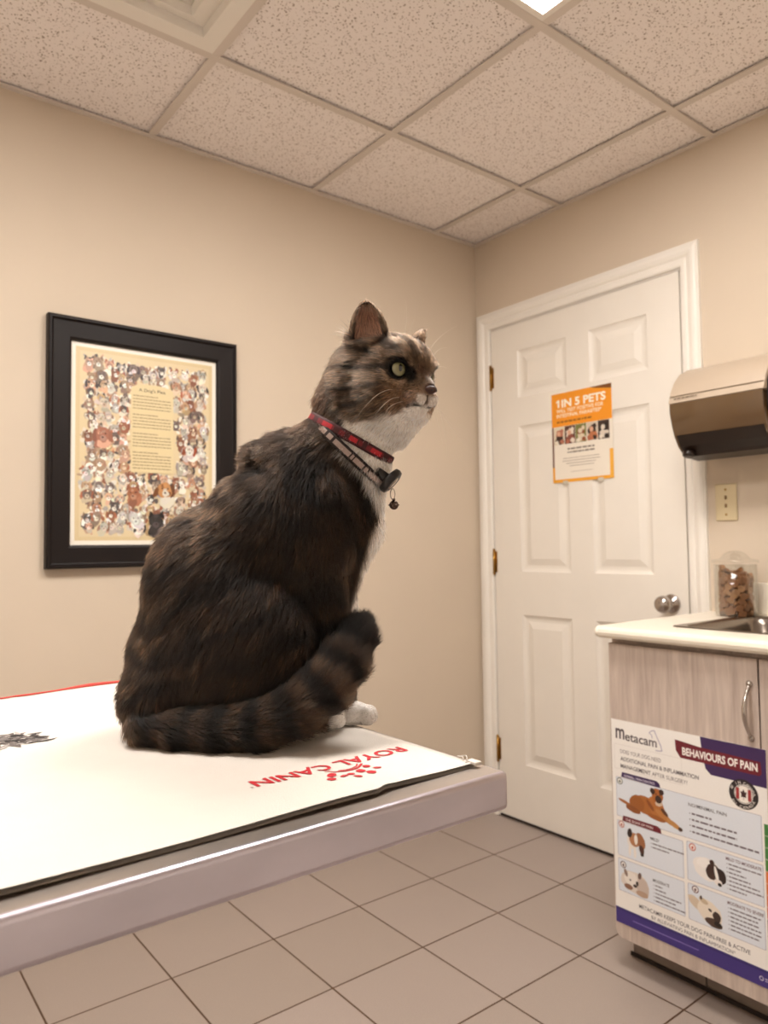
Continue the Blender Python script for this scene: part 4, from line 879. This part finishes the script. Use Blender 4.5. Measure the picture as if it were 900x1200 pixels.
def surface_nets(lo, hi, h):
    n = [int(math.ceil((b-a)/h))+1 for a, b in zip(lo, hi)]; ax = [np.arange(k, dtype=np.float32)*h+a for k, a in zip(n, lo)]
    D = np.empty(n, np.float32)
    YZ = np.stack(np.meshgrid(ax[1], ax[2], indexing='ij'), -1).reshape(-1, 2)
    for i in range(0, n[0], 8):
        xs_ = ax[0][i:i+8]; P = np.concatenate([np.concatenate([np.full((len(YZ), 1), x, np.float32), YZ], 1) for x in xs_]); D[i:i+8] = sdf(P).reshape(len(xs_), n[1], n[2])
    S = D < 0; c8 = [S[i:n[0]-1+i, j:n[1]-1+j, k:n[2]-1+k] for i in (0, 1) for j in (0, 1) for k in (0, 1)]
    cnt = sum(c.astype(np.int8) for c in c8); act = (cnt > 0) & (cnt < 8); idx = np.full(act.shape, -1, np.int64); cell = np.argwhere(act); idx[act] = np.arange(len(cell))
    acc = np.zeros((len(cell), 3)); num = np.zeros(len(cell)); I, J, K = cell.T
    offs = [(i, j, k) for i in (0, 1) for j in (0, 1) for k in (0, 1)]
    for a in offs:
        for ax_ in range(3):
            if a[ax_]: continue
            b = list(a); b[ax_] = 1; d0 = D[I+a[0], J+a[1], K+a[2]]; d1 = D[I+b[0], J+b[1], K+b[2]]; cr_ = (d0 < 0) != (d1 < 0)
            t_ = np.where(cr_, d0/np.where(np.abs(d0-d1) < 1e-9, 1, d0-d1), 0); pt = np.array(a, float)[None].repeat(len(cell), 0); pt[:, ax_] += t_; acc[cr_] += pt[cr_]; num[cr_] += 1
    V = (cell+acc/num[:, None])*h+np.array(lo); Q = []
    for ax_ in range(3):
        o1, o2 = [(1, 2), (2, 0), (0, 1)][ax_]; s0 = [slice(0, m_) for m_ in n]; s1 = list(s0); s0[ax_] = slice(0, n[ax_]-1); s1[ax_] = slice(1, n[ax_])
        ch = S[tuple(s0)] != S[tuple(s1)]; E = np.argwhere(ch); E = E[(E[:, o1] > 0) & (E[:, o2] > 0) & (E[:, o1] < n[o1]-1) & (E[:, o2] < n[o2]-1)]
        def at_(e, a, b): f = e.copy(); f[:, o1] -= a; f[:, o2] -= b; return idx[f[:, 0], f[:, 1], f[:, 2]]
        q = np.stack([at_(E, 1, 1), at_(E, 0, 1), at_(E, 0, 0), at_(E, 1, 0)], 1); fl_ = ~S[E[:, 0], E[:, 1], E[:, 2]]; q[fl_] = q[fl_][:, ::-1]; Q.append(q)
    return V, np.concatenate(Q)
def sgrad(P, e=.08):
    g = np.stack([sdf(P+np.array(o)*e)-sdf(P-np.array(o)*e) for o in ((1, 0, 0), (0, 1, 0), (0, 0, 1))], 1).astype(float); return g/np.maximum(np.linalg.norm(g, axis=1, keepdims=True), 1e-6)
V, Q = surface_nets((-14, -12.5, -.3), (24, 8, 45), .19)
V[:, 2] = np.maximum(V[:, 2], 0.02)

def ss(a, b, x): t_ = np.clip((x-a)/(b-a), 0, 1); return t_*t_*(3-2*t_)
def lerp(a, b, t_): return a+(b-a)*t_[:, None]
tail_pts = np.array([np.array(p[2][:3]) for p in CAT_PRIMS if p[0] == 'tail']+[np.array([p for p in CAT_PRIMS if p[0] == 'tail'][-1][3][:3])])
tail_r = np.array([p[2][3] for p in CAT_PRIMS if p[0] == 'tail']+[1.0])
def tail_coord(P):
    best = np.full(len(P), 9e9); tc_ = np.zeros(len(P)); L0 = 0
    for i in range(len(tail_pts)-1):
        a, b = tail_pts[i], tail_pts[i+1]; ab = b-a; Ls = np.linalg.norm(ab); t_ = np.clip(((P-a)@ab)/(Ls*Ls), 0, 1); dd = np.linalg.norm(P-a-t_[:, None]*ab, axis=1)-(tail_r[i]+(tail_r[i+1]-tail_r[i])*t_)
        m = dd < best; best[m] = dd[m]; tc_[m] = L0+t_[m]*Ls; L0 += Ls
    return best, tc_, L0
C_ = lambda h: np.array(lin(h))
def fur_colour(P):
    P = np.asarray(P, float); n = len(P); Ph = (P-HC)@HF.T; X, Y, Z = Ph.T; s, d, z = P.T; U = 280+s*11.95; Vv = 853.6-z*11.95
    n1 = vnoise(P*.35, 1); n2 = vnoise(P*.9, 2); n3 = vnoise(P*2.6, 7)
    base = np.tile(C_('45372C'), (n, 1)); dark = C_('160E0A'); lite = C_('8C745E')
    # body bands run down the flanks, broken up by noise
    ph = s*1.15+.55*z*.9+n1*2.6+n2*.9; band = ss(-.15, .75, np.sin(ph*1.25)); hz = ss(-.2, .8, np.sin(z*1.9-s*.5+n1*3.2+n2*1.2))
    wv_ = ss(3.5, 6, s)*ss(14, 17, z); bd = band*wv_+hz*(1-wv_)
    col = lerp(base, dark, bd*.75); col = lerp(col, lite[None].repeat(n, 0), (1-bd)*ss(.1, .8, n3*.5+n2*.6)*.55)
    back = ss(17, 22, z)*ss(4, 0, s)+ss(-5, -8.5, s)*.5; col = lerp(col, lite[None].repeat(n, 0), np.clip(ss(15, 20, z)*ss(3, -2, s)*ss(-.4, .6, n2)*.4, 0, 1))
    nk = ss(28, 29.5, z)*ss(410, 400, U); col = lerp(col, lerp(np.tile(C_('5C4839'), (n, 1)), np.tile(C_('2A1D15'), (n, 1)), ss(-.1, .6, np.sin(s*2.2+z*.5+n1*2))), nk)
    # forelegs banded
    lg = ss(16, 13, z)*ss(7, 8.5, s); lb = ss(-.1, .6, np.sin(z*2.6+n1*1.5)); col = lerp(col, dark[None].repeat(n, 0), lg*lb*.8)
    td, tcc, TL = tail_coord(P); tm = (td < .7) & (z < 12); tb_ = ss(-.2, .35, np.sin(tcc*2.05+n2*.7)); tcol = lerp(np.tile(C_('544334'), (n, 1)), np.tile(dark, (n, 1)), np.clip(tb_*.95+ss(TL-5, TL-2, tcc), 0, 1)); col[tm] = tcol[tm]
    # head
    hm_ = ss(5.7, 4.9, np.sqrt((X*np.where(X > 0, .80, 1))**2+(Y*.85)**2+(Z*np.where(Z < 0, .80, .9))**2)); hm_ = np.maximum(hm_, ss(2, 3.5, Z)*(np.abs(Y) < 6)*(np.abs(X) < 4)*ss(9, 8, np.abs(Z)))
    hb = np.tile(C_('776453'), (n, 1)); ay = np.abs(Y)
    st = np.zeros(n)
    st = np.maximum(st, ss(2.2, 3.0, Z+.2*X)*ss(.25, .75, np.sin(Y*4.2+n1*.8)*.5+.5)*ss(5.0, 3.8, X)*.85)           # forehead lines
    for z0, sl, wd_, xa, xb in ((.35, -.10, .36, -3.5, 2.6), (-1.15, .12, .34, -2.6, 2.4), (-2.35, .25, .30, -2.2, 1.4), (1.6, -.22, .28, -3.2, 1.6)):
        st = np.maximum(st, np.exp(-((Z-z0-sl*(X-2)-n2*.25)/(wd_*.75))**2)*ss(xa-1, xa, X)*ss(xb+.5, xb, X)*ss(1.0, 1.8, ay)*.9)
    st = np.maximum(st, ss(0, -3, X)*ss(.0, .7, np.sin(Z*2.2+X*.8+n1*2))*.5)
    hb = lerp(hb, np.tile(C_('A39180'), (n, 1)), ss(.0, .7, n3)*.35)
    hb = lerp(hb, np.tile(C_('1E130D'), (n, 1)), st)
    hb = lerp(hb, np.tile(C_('A08570'), (n, 1)), ss(2.2, 3.4, X)*ss(-.6, -1.4, Z)*.8)                                # warm whisker pads
    hb = lerp(hb, np.tile(C_('5A3B2B'), (n, 1)), ss(3.3, 4.0, X)*ss(.95, .5, ay)*ss(1.4, .6, Z)*ss(-.9, -.2, Z)*.6)
    sp_ = ss(.35, .6, np.sin(X*7+Z*3)*np.sin(Z*8-X*2)); hb = lerp(hb, np.tile(C_('5A3A2A'), (n, 1)), sp_*ss(3.2, 3.8, X)*ss(-1.4, -1.8, Z)*ss(-3.0, -2.6, Z)*.7)
    # white: chin, lips, streak by the nose, rims about the eyes
    wt = ss(-4.5, -4.9, Z-.40*X+n2*.2)*ss(-2.5, -1, X); wt = np.maximum(wt, ss(4.9, 5.2, X)*ss(-1.7, -2.0, Z)*.8)
    wt = np.maximum(wt, np.exp(-((Y-.35)/.42)**2)*ss(4.1, 4.6, X)*ss(.0, -.4, Z)*ss(-1.6, -1.3, Z))
    wt = np.maximum(wt, ss(2.9, 3.5, X)*ss(-2.85, -3.1, Z))
    hb = lerp(hb, np.tile(C_('F6EEE6'), (n, 1)), np.clip(wt, 0, 1))
    for s_, ec in EYES:
        q = Ph-np.array([ec[0]+.55, ec[1]+s_*.38, ec[2]]); re = np.sqrt((q*q).sum(1)); hb = lerp(hb, np.tile(C_('C9B29C'), (n, 1)), ss(1.65, 1.25, re)*ss(.9, 1.15, re)*(q[:, 2] < -.2)*.8); hb = lerp(hb, np.tile(C_('0E0806'), (n, 1)), ss(1.14, .98, re))
        q2 = Ph-np.array([ec[0]+1.3, ec[1]-s_*.75, ec[2]-.45]); hb = lerp(hb, np.tile(C_('140B08'), (n, 1)), ss(.85, .35, np.linalg.norm(q2*[.7, 1.3, .9], axis=1)))
    nq = np.linalg.norm((Ph-np.array([5.65, 0, -1.2]))/[.75, .72, .46], axis=1); hb = lerp(hb, np.tile(C_('3E221C'), (n, 1)), ss(1.25, .95, nq)*(X > 4.95))
    ml = (np.abs(Z+2.86-.10*ay) < .16) & (X > 3.8) & (ay < 1.5); hb[ml] = C_('2A1612'); hb[(X > 4.8) & (ay < .08) & (Z < -1.85) & (Z > -2.85)] = C_('2A1612')
    # inner ear
    for s_, base_, tip_ in ears():
        b_ = np.array(base_); ax = np.array(tip_)-b_; Ln = np.linalg.norm(ax); ax /= Ln; out = np.array([.62, s_*.78, 0]); out -= ax*(out@ax); out /= np.linalg.norm(out); q = Ph-b_; h = q@ax; x = q@out; y = q@np.cross(ax, out)
        u_ = np.clip(h/Ln, 0, 1); wv = 1.80*(1-u_**2.1)**.62+.10; inn = (x > -wv*.62*.42) & (np.abs(y) < wv*.74) & (h > .5) & (h < Ln*.95)
        hb[inn] = lerp(np.tile(C_('C09C8A'), (n, 1)), np.tile(C_('9C7866'), (n, 1)), ss(.2, .7, u_))[inn]
        edge = (h > 1.0) & ~inn; hb[edge] = (hb[edge]*.5+C_('8A735F')*.5)
    col = lerp(col, hb, hm_)
    # bib, throat and paws
    b1 = np.interp(Vv, [430, 455, 470, 490, 510, 533, 557, 583, 607, 640, 680, 716, 740], [900, 400, 404, 409, 410, 403, 424, 438, 447, 436, 424, 412, 900])
    nw = ss(-4, 5, U-b1+n2*3.5)*(1-hm_*ss(-4.9, -4.3, Z-.40*X)); nw[tm] = 0; nw *= 1-((z < 12)*1.0)*(s < 10.5)
    col = lerp(col, np.tile(C_('F6EEE6'), (n, 1)), nw)
    pw = ss(2.5, 2.1, z+n2*.15)*ss(8.2, 8.8, s)*(d > -3.6); col = lerp(col, np.tile(C_('F6EFE8'), (n, 1)), pw)
    return np.clip(col, 0, 1)
VC = fur_colour(V)
me = bpy.data.meshes.new('tabby_cat'); me.vertices.add(len(V)); me.vertices.foreach_set('co', (V*.01).ravel()); me.loops.add(Q.size); me.loops.foreach_set('vertex_index', Q.ravel().astype(np.int32)); me.polygons.add(len(Q)); me.polygons.foreach_set('loop_start', np.arange(len(Q), dtype=np.int32)*4); me.polygons.foreach_set('use_smooth', np.ones(len(Q), bool)); me.update(calc_edges=True); me.validate()
ca = me.color_attributes.new('Col', 'FLOAT_COLOR', 'POINT'); ca.data.foreach_set('color', np.concatenate([VC*.8, np.ones((len(V), 1))], 1).ravel())
skin = attr_mat('cat_coat', .7, spec=.2, grain=.06)
cat = link('tabby_cat', me, skin); cat.matrix_world = Matrix(((E1.x, E2.x, 0, CO.x), (E1.y, E2.y, 0, CO.y), (0, 0, 1, CO.z), (0, 0, 0, 1)))
props(cat, 'brown tabby cat with white bib and paws sitting on the white table cloth', 'cat')

# fur strands
rg = np.random.default_rng(7)
tri = np.concatenate([Q[:, [0, 1, 2]], Q[:, [0, 2, 3]]]); A_, B_, D_ = V[tri[:, 0]], V[tri[:, 1]], V[tri[:, 2]]; ar = np.linalg.norm(np.cross(B_-A_, D_-A_), axis=1)*.5
def strands(NH):
    ctr = (A_+B_+D_)/3; Phc = (ctr-HC)@HF.T; wgt = ar*(1+1.6*(np.linalg.norm(Phc, axis=1) < 6.5)+1.5*((ctr[:, 2] < 2.6) & (ctr[:, 0] > 8.5)))*(1-.45*(ctr[:, 1] > 2.5))
    ti = rg.choice(len(tri), NH, p=wgt/wgt.sum()); r1, r2 = np.sqrt(rg.random(NH)), rg.random(NH); P = A_[ti]*(1-r1)[:, None]+B_[ti]*(r1*(1-r2))[:, None]+D_[ti]*(r1*r2)[:, None]
    N_ = sgrad(P, .12); Ph = (P-HC)@HF.T; X, Y, Z = Ph.T
    F_ = np.zeros((NH, 3)); W_ = np.zeros(NH)
    for n_, ty, A, Bv, k, fl, hd in PR_ALL:
        q = Ph if hd else P; e_ = sd_ell(q.astype(np.float32), A, Bv) if ty[0] == 'e' else sd_cap(q.astype(np.float32), A[:3], A[3], Bv[:3], Bv[3])
        w_ = np.exp(-np.clip(e_, -1, 20)/.5); f = np.array(fl, float); f /= np.linalg.norm(f); f = f@HF if hd else f; F_ += w_[:, None]*f; W_ += w_
    td, tcc, TL = tail_coord(P); tm = td < .35
    F_ /= np.maximum(W_, 1e-9)[:, None]; fc = Ph-np.array([5.5, 0, -1.0]); fc[:, 2] *= .8
    hd = np.linalg.norm(Ph, axis=1) < 5.8; ff = (fc/np.linalg.norm(fc, axis=1, keepdims=True))@HF; F_[hd] = ff[hd]+F_[hd]*.3
    ear = (Z > 3.3) & (np.abs(Y) > 1.4); F_[ear] = np.array([-.2, 0, 1.0])@HF
    T_ = F_-N_*(F_*N_).sum(1)[:, None]; T_ /= np.maximum(np.linalg.norm(T_, axis=1, keepdims=True), 1e-6)
    L_ = np.full(NH, 1.25); L_[tm] = 1.5; nose_d = np.linalg.norm(Ph-np.array([5.5, 0, -1.25]), axis=1); hdm = np.linalg.norm(Ph, axis=1) < 6.6
    L_ = np.where(hdm, np.clip(.10+.125*(nose_d-.3), .08, 1.2), L_); L_[ear] = .38; L_[(P[:, 2] < 2.6) & (P[:, 0] > 8.3)] = .13
    lg = (P[:, 2] < 16) & (P[:, 0] > 7.6) & ~tm; L_[lg & (P[:, 2] >= 2.6)] = .8; L_ *= rg.uniform(.7, 1.2, NH)
    neck = (np.abs((P-np.array(CP_COL1))@np.array([.45, 0, .9])) < 1.5) & (np.linalg.norm(P-np.array(CP_COL1), axis=1) < 6); L_[neck] *= .55
    keep = np.ones(NH, bool)
    for s_, ec in EYES: keep &= np.linalg.norm(Ph-np.array([ec[0]+.45, ec[1]+s_*.3, ec[2]]), axis=1) > .86
    keep &= ~(nose_d < .72); keep &= ~((P[:, 2] < .05))
    inn = np.zeros(NH, bool)
    for s_, base_, tip_ in ears():
        b_ = np.array(base_); ax = np.array(tip_)-b_; Ln = np.linalg.norm(ax); ax /= Ln; out = np.array([.62, s_*.78, 0]); out -= ax*(out@ax); out /= np.linalg.norm(out); q = Ph-b_; h = q@ax; x = q@out; y = q@np.cross(ax, out); u_ = np.clip(h/Ln, 0, 1); wv = 1.80*(1-u_**2.1)**.62+.10
        inn |= (x > -wv*.62*.42) & (np.abs(y) < wv*.74) & (h > .4) & (h < Ln*.95)
    keep &= ~(inn & (rg.random(NH) > .12)); L_[inn] *= 2.2
    lift = np.where(hdm, .30, .34)+.10*rg.random(NH); lift[tm] = .38
    cl_ = np.stack([vnoise(P*1.1, 11), vnoise(P*1.1, 12), vnoise(P*1.1, 13)], 1)*.12+np.stack([vnoise(P*3.6, 14), vnoise(P*3.6, 15), vnoise(P*3.6, 16)], 1)*.18+rg.normal(0, .10, (NH, 3))
    P, N_, T_, L_, lift, cl_, Ph = [a[keep] for a in (P, N_, T_, L_, lift, cl_, Ph)]; NH = len(P); K = 5
    pts = np.zeros((NH, K, 3)); pts[:, 0] = P-N_*.02; cur = pts[:, 0].copy()
    for k in range(1, K):
        u_ = k/(K-1); dr = T_+N_*(lift*(1.35-.9*u_))[:, None]+cl_*(.4+.9*u_)+np.array([0, 0, -.12])*u_; dr /= np.linalg.norm(dr, axis=1, keepdims=True); cur = cur+dr*(L_/(K-1))[:, None]; cur[:, 2] = np.maximum(cur[:, 2], .02+.02*rg.random(NH)); pts[:, k] = cur
    col = fur_colour(P); lm_ = col.mean(1); col = col*(.60+.40*ss(.38, .6, lm_))[:, None]; val = rg.normal(1, .22, NH).clip(.5, 1.8); g = vnoise(P*4.5, 31)
    col = col*(val*(1+.25*g))[:, None]; pale = (rg.random(NH) < .20) & (col.mean(1) < .25); col[pale] = col[pale]*2.3+np.array([.040, .030, .022])
    return pts, col, L_
pts, hc_, L_ = strands(NHAIR)
NH, K = pts.shape[:2]
hc = bpy.data.hair_curves.new('fur'); hc.add_curves([K]*NH); hc.points.foreach_set('position', (pts*.01).astype(np.float32).ravel())
prof_ = np.array([1, 1, .85, .6, .12], np.float32); rad = (np.where(L_ > .9, .00017, .00013)[:, None]*prof_[None]).astype(np.float32)
ra = hc.attributes.get('radius') or hc.attributes.new('radius', 'FLOAT', 'POINT'); ra.data.foreach_set('value', rad.ravel())
tipf = np.array([.75, .85, 1.0, 1.15, 1.3])[None, :, None]; cc_ = np.clip(hc_[:, None, :]*tipf, 0, .95); cc_ = np.concatenate([cc_, np.ones((NH, K, 1))], 2).astype(np.float32)
at_ = hc.attributes.new('Col', 'FLOAT_COLOR', 'POINT'); at_.data.foreach_set('color', cc_.ravel())
fm = bpy.data.materials.new('fur_strands'); nt, N, L, b = nodes(fm); a = N.new('ShaderNodeAttribute'); a.attribute_name = 'Col'; nz = N.new('ShaderNodeTexNoise'); nz.inputs['Scale'].default_value = 60; tc = N.new('ShaderNodeTexCoord'); L.new(tc.outputs['Object'], nz.inputs[0]); mr = N.new('ShaderNodeMapRange'); mr.inputs['To Min'].default_value = .8; mr.inputs['To Max'].default_value = 1.2; L.new(nz.outputs[0], mr.inputs[0])
vs_ = N.new('ShaderNodeVectorMath'); vs_.operation = 'SCALE'; L.new(a.outputs['Color'], vs_.inputs[0]); L.new(mr.outputs[0], vs_.inputs['Scale'])
N.remove(b); hp = N.new('ShaderNodeBsdfHairPrincipled'); hp.parametrization = 'COLOR'; gm = N.new('ShaderNodeGamma'); gm.inputs[1].default_value = 1.5; L.new(vs_.outputs[0], gm.inputs[0]); hs = N.new('ShaderNodeHueSaturation'); hp.inputs['IOR'].default_value = 1.42; hs.inputs['Saturation'].default_value = .98; hs.inputs['Value'].default_value = 1.0; L.new(gm.outputs[0], hs.inputs['Color']); L.new(hs.outputs[0], hp.inputs['Color']); hp.inputs['Roughness'].default_value = .42; hp.inputs['Radial Roughness'].default_value = .45; hp.inputs['Random Roughness'].default_value = .1
L.new(hp.outputs[0], N['Material Output'].inputs[0])
fo = bpy.data.objects.new('fur', hc); COL.objects.link(fo); fo.parent = cat; hc.materials.append(fm); fo['kind'] = 'stuff'

# eyes
def eye_mesh(s_, ec):
    gz = np.array([math.cos(math.radians(27)), s_*math.sin(math.radians(27)), .10]); gz /= np.linalg.norm(gz); up = np.array([0, 0, 1.0]); sd_ = np.cross(up, gz); sd_ /= np.linalg.norm(sd_); up = np.cross(gz, sd_)
    nr, ns = 40, 64; vs = []; cs = []
    for i in range(nr+1):
        th_ = math.radians(100)*i/nr
        for k in range(ns):
            ph_ = 2*PI*k/ns; r = EYE_R*(1+.05*math.exp(-(th_/.5)**2)); x, y, w_ = r*math.cos(th_), r*math.sin(th_)*math.cos(ph_), r*math.sin(th_)*math.sin(ph_)
            vs.append(H2C(np.array(ec)+gz*x+sd_*y+up*w_)); a_ = math.sin(th_)*math.cos(ph_); b__ = math.sin(th_)*math.sin(ph_)
            pup = (a_/.21)**2+(b__/.42)**2; rr_ = math.hypot(a_, b__)
            if pup < 1: cc = C_('080605')
            elif rr_ < .86: f = min(1, (rr_-.15)/.6); cc = C_('6E6A44')*(1-f)+C_('8A8560')*f; cc = cc*(1+.15*math.sin(ph_*23+rr_*5)); cc = cc*(1-.5*max(0, (rr_-.74)/.12))
            else: cc = C_('1A100C')
            cs.append([*np.clip(cc, 0, 1), 1])
    F_ = [(i*ns+k, i*ns+(k+1) % ns, (i+1)*ns+(k+1) % ns, (i+1)*ns+k) for i in range(nr) for k in range(ns)]
    m = bpy.data.meshes.new('eye'); m.from_pydata([tuple(v*.01) for v in vs], [], F_); m.polygons.foreach_set('use_smooth', [True]*len(F_)); ca = m.color_attributes.new('Col', 'FLOAT_COLOR', 'POINT'); ca.data.foreach_set('color', np.array(cs).ravel()); return m
eye_m = attr_mat('cat_eye', .08, coat=1.0, spec=.5, coatr=.02, grain=0)
for s_, ec in EYES: link('eye', eye_mesh(s_, ec), eye_m, cat)
nm = MB(); nm.ball(H2C((5.62, 0, -1.05))*.01, .0001); nm.bm.clear()
def h2w(p): return Vector(H2C(p)*.01)
V0 = []
for i in range(9):
    for k in range(13): pass
ns_ = MB(); ns_.ball((0, 0, 0), 1, 28)
for v in ns_.bm.verts:
    x, y, z = v.co; w_ = 1-.42*max(0, -z)-.10*max(0, z); v.co = h2w((5.40+.58*x*(1-.12*abs(y)), .66*y*w_, -1.32+.42*z+.06*abs(y)*(z > 0)))
for s_ in (-1, 1): ns_.ball(h2w((5.80, s_*.30, -1.40)), .0011, 10, mi=1)
ns_.build('nose', [mat('nose_leather', '3E221C', .5, bump=.3, bscale=900), M['dark']], cat, fix=True)
wm_ = mat('whisker_white', 'F4EADB', .4)
for r_, m_, t_ in WHISKERS:
    wk = MB(); a, m2, b2 = [Vector(q)*.01 for q in (r_, m_, t_)]; n_ = 12; pts_ = []
    for k in range(n_+1): u_ = k/n_; pts_.append(a*(1-u_)**2+(m2*2-(a+b2)*.5)*2*u_*(1-u_)+b2*u_*u_)
    wk.tube(pts_, [.00021*(1-.8*k/n_) for k in range(n_+1)], 5); wk.build('whisker', wm_, cat)
# collars
def collar_loop(cen, N_, T_, w_, th_, name, colfn, tilt=0.0, nth=120, gap=.12):
    cen = np.array(cen); p_ = np.array(T_)-np.array(N_); p_ /= np.linalg.norm(p_); q_ = np.array([0, 1.0, tilt]); q_ /= np.linalg.norm(q_); nn = np.cross(p_, q_); nn /= np.linalg.norm(nn)
    offs = np.linspace(-w_/2, w_/2, 5); th2 = np.arange(nth)*2*PI/nth; R_ = np.zeros((len(offs), nth))
    for oi, o_ in enumerate(offs):
        dr = np.cos(th2)[:, None]*p_+np.sin(th2)[:, None]*q_; r = np.full(nth, 2.0); rs = np.arange(1.5, 7.5, .05); Pm = (cen+nn*o_)[None, None]+dr[:, None]*rs[None, :, None]; dd = sdf(Pm.reshape(-1, 3)).reshape(nth, -1)
        for i in range(nth): k = np.argmax(dd[i] > 0); R_[oi, i] = rs[k] if dd[i].max() > 0 else 4
    Rm = R_.mean(0); Rm = np.minimum(Rm, np.median(Rm)*1.35)
    for _ in range(14): Rm = .25*np.roll(Rm, 1)+.5*Rm+.25*np.roll(Rm, -1)
    bm = bmesh.new(); rows = []; tw = [(o_, th_) for o_ in offs]+[(o_, 0) for o_ in offs[::-1]]
    for i in range(nth):
        dr = math.cos(th2[i])*p_+math.sin(th2[i])*q_; rows.append([bm.verts.new(tuple((cen+nn*o_+dr*(Rm[i]+gap+t2-(.06 if abs(o_) > w_*.4 and t2 else 0)))*.01)) for o_, t2 in tw])
    cols = []
    for i in range(nth):
        a, b2 = rows[i], rows[(i+1) % nth]
        for k in range(len(tw)): f = bm.faces.new((a[k], a[(k+1) % len(tw)], b2[(k+1) % len(tw)], b2[k])); f.smooth = True; cols.append(colfn(i, k))
    me = bpy.data.meshes.new(name); bm.to_mesh(me); bm.free(); ca = me.color_attributes.new('Col', 'FLOAT_COLOR', 'CORNER'); buf = []
    for c2 in cols: buf += [*c2, 1.0]*4
    ca.data.foreach_set('color', buf); o = link(name, me, attr_mat(name+'_weave', .7, grain=.08), cat); return o, (cen, p_, q_, nn, Rm)
def plaid(i, k):
    if k in (0, 3) or k > 3: return lin('3A0A0E')
    return lin('B01E2A') if (i//5) % 3 == 0 else (lin('3E0C10') if (i//3) % 2 else lin('6E141C'))
col1, inf1 = collar_loop(CP_COL1, CP_COL1N, CP_COL1T, .95, .22, 'collar', plaid, tilt=.10, gap=.02); col1['label'] = 'red plaid collar'
def patt(i, k):
    if k in (0, 3) or k > 3: return lin('1E1210')
    return lin('2A1A18') if (i*7 % 13) in (0, 5) else lin('A8948C')
ce2 = [(a+b2)/2 for a, b2 in zip(CP_COL2N, CP_COL2T)]
col2, inf2 = collar_loop(ce2, CP_COL2N, CP_COL2T, 1.0, .2, 'collar', patt, tilt=.12, gap=.08); col2['label'] = 'dark collar with a pale pattern'
tg = np.array(CP_TAG)
ax_ = np.array([.72, -.12, -.68]); ax_ /= np.linalg.norm(ax_)
T0 = MB(); T0.lathe([(.0085, -.0042), (.0125, -.0030), (.0135, 0), (.0125, .0032), (.0090, .0044), (.0075, .0036)], Vector(tg*.01), Vector(ax_), 36)
lp2 = Vector((tg-np.array([1.0, .3, -1.0]))*.01); T0.tube([Vector(tg*.01), Vector(tg*.01)+Vector((-.008, -.001, .006)), Vector(tg*.01)+Vector((-.014, .001, .0125))], [.0050, .0042, .0030], 10)
tag_ = T0.build('tracker_case', M['dark'], cat); tag_['label'] = 'round black tracker holder'
T1 = MB(); T1.lathe([(.0070, .0030), (.0066, .0042), (.003, .0048), (.0001, .0050)], Vector(tg*.01), Vector(ax_), 32); T1.build('silver_disc', M['chrome'], tag_)
bl = Vector(CP_BELL)*.01; bw = MB(); bw.ball(bl, .0046, 18); bw.tube([bl+Vector((.0049*math.cos(a), .0049*math.sin(a), 0)) for a in [2*PI*k/24 for k in range(24)]], .0006, 6, closed=True); bw.lathe([(.0016, 0), (.0016, .002)], bl+Vector((0, 0, .0042)), n=8)
be = bw.build('bell', mat('dark_bell_metal', '5A4A42', .25, 1.0), cat)
rg2 = MB(); c2 = bl+Vector((-.001, 0, .0105)); rg2.tube([c2+Vector((.0022*math.cos(a), 0, .0052*math.sin(a))) for a in [2*PI*k/24 for k in range(24)]], .00055, 6, closed=True); rg2.build('split_ring', M['chrome'], be)
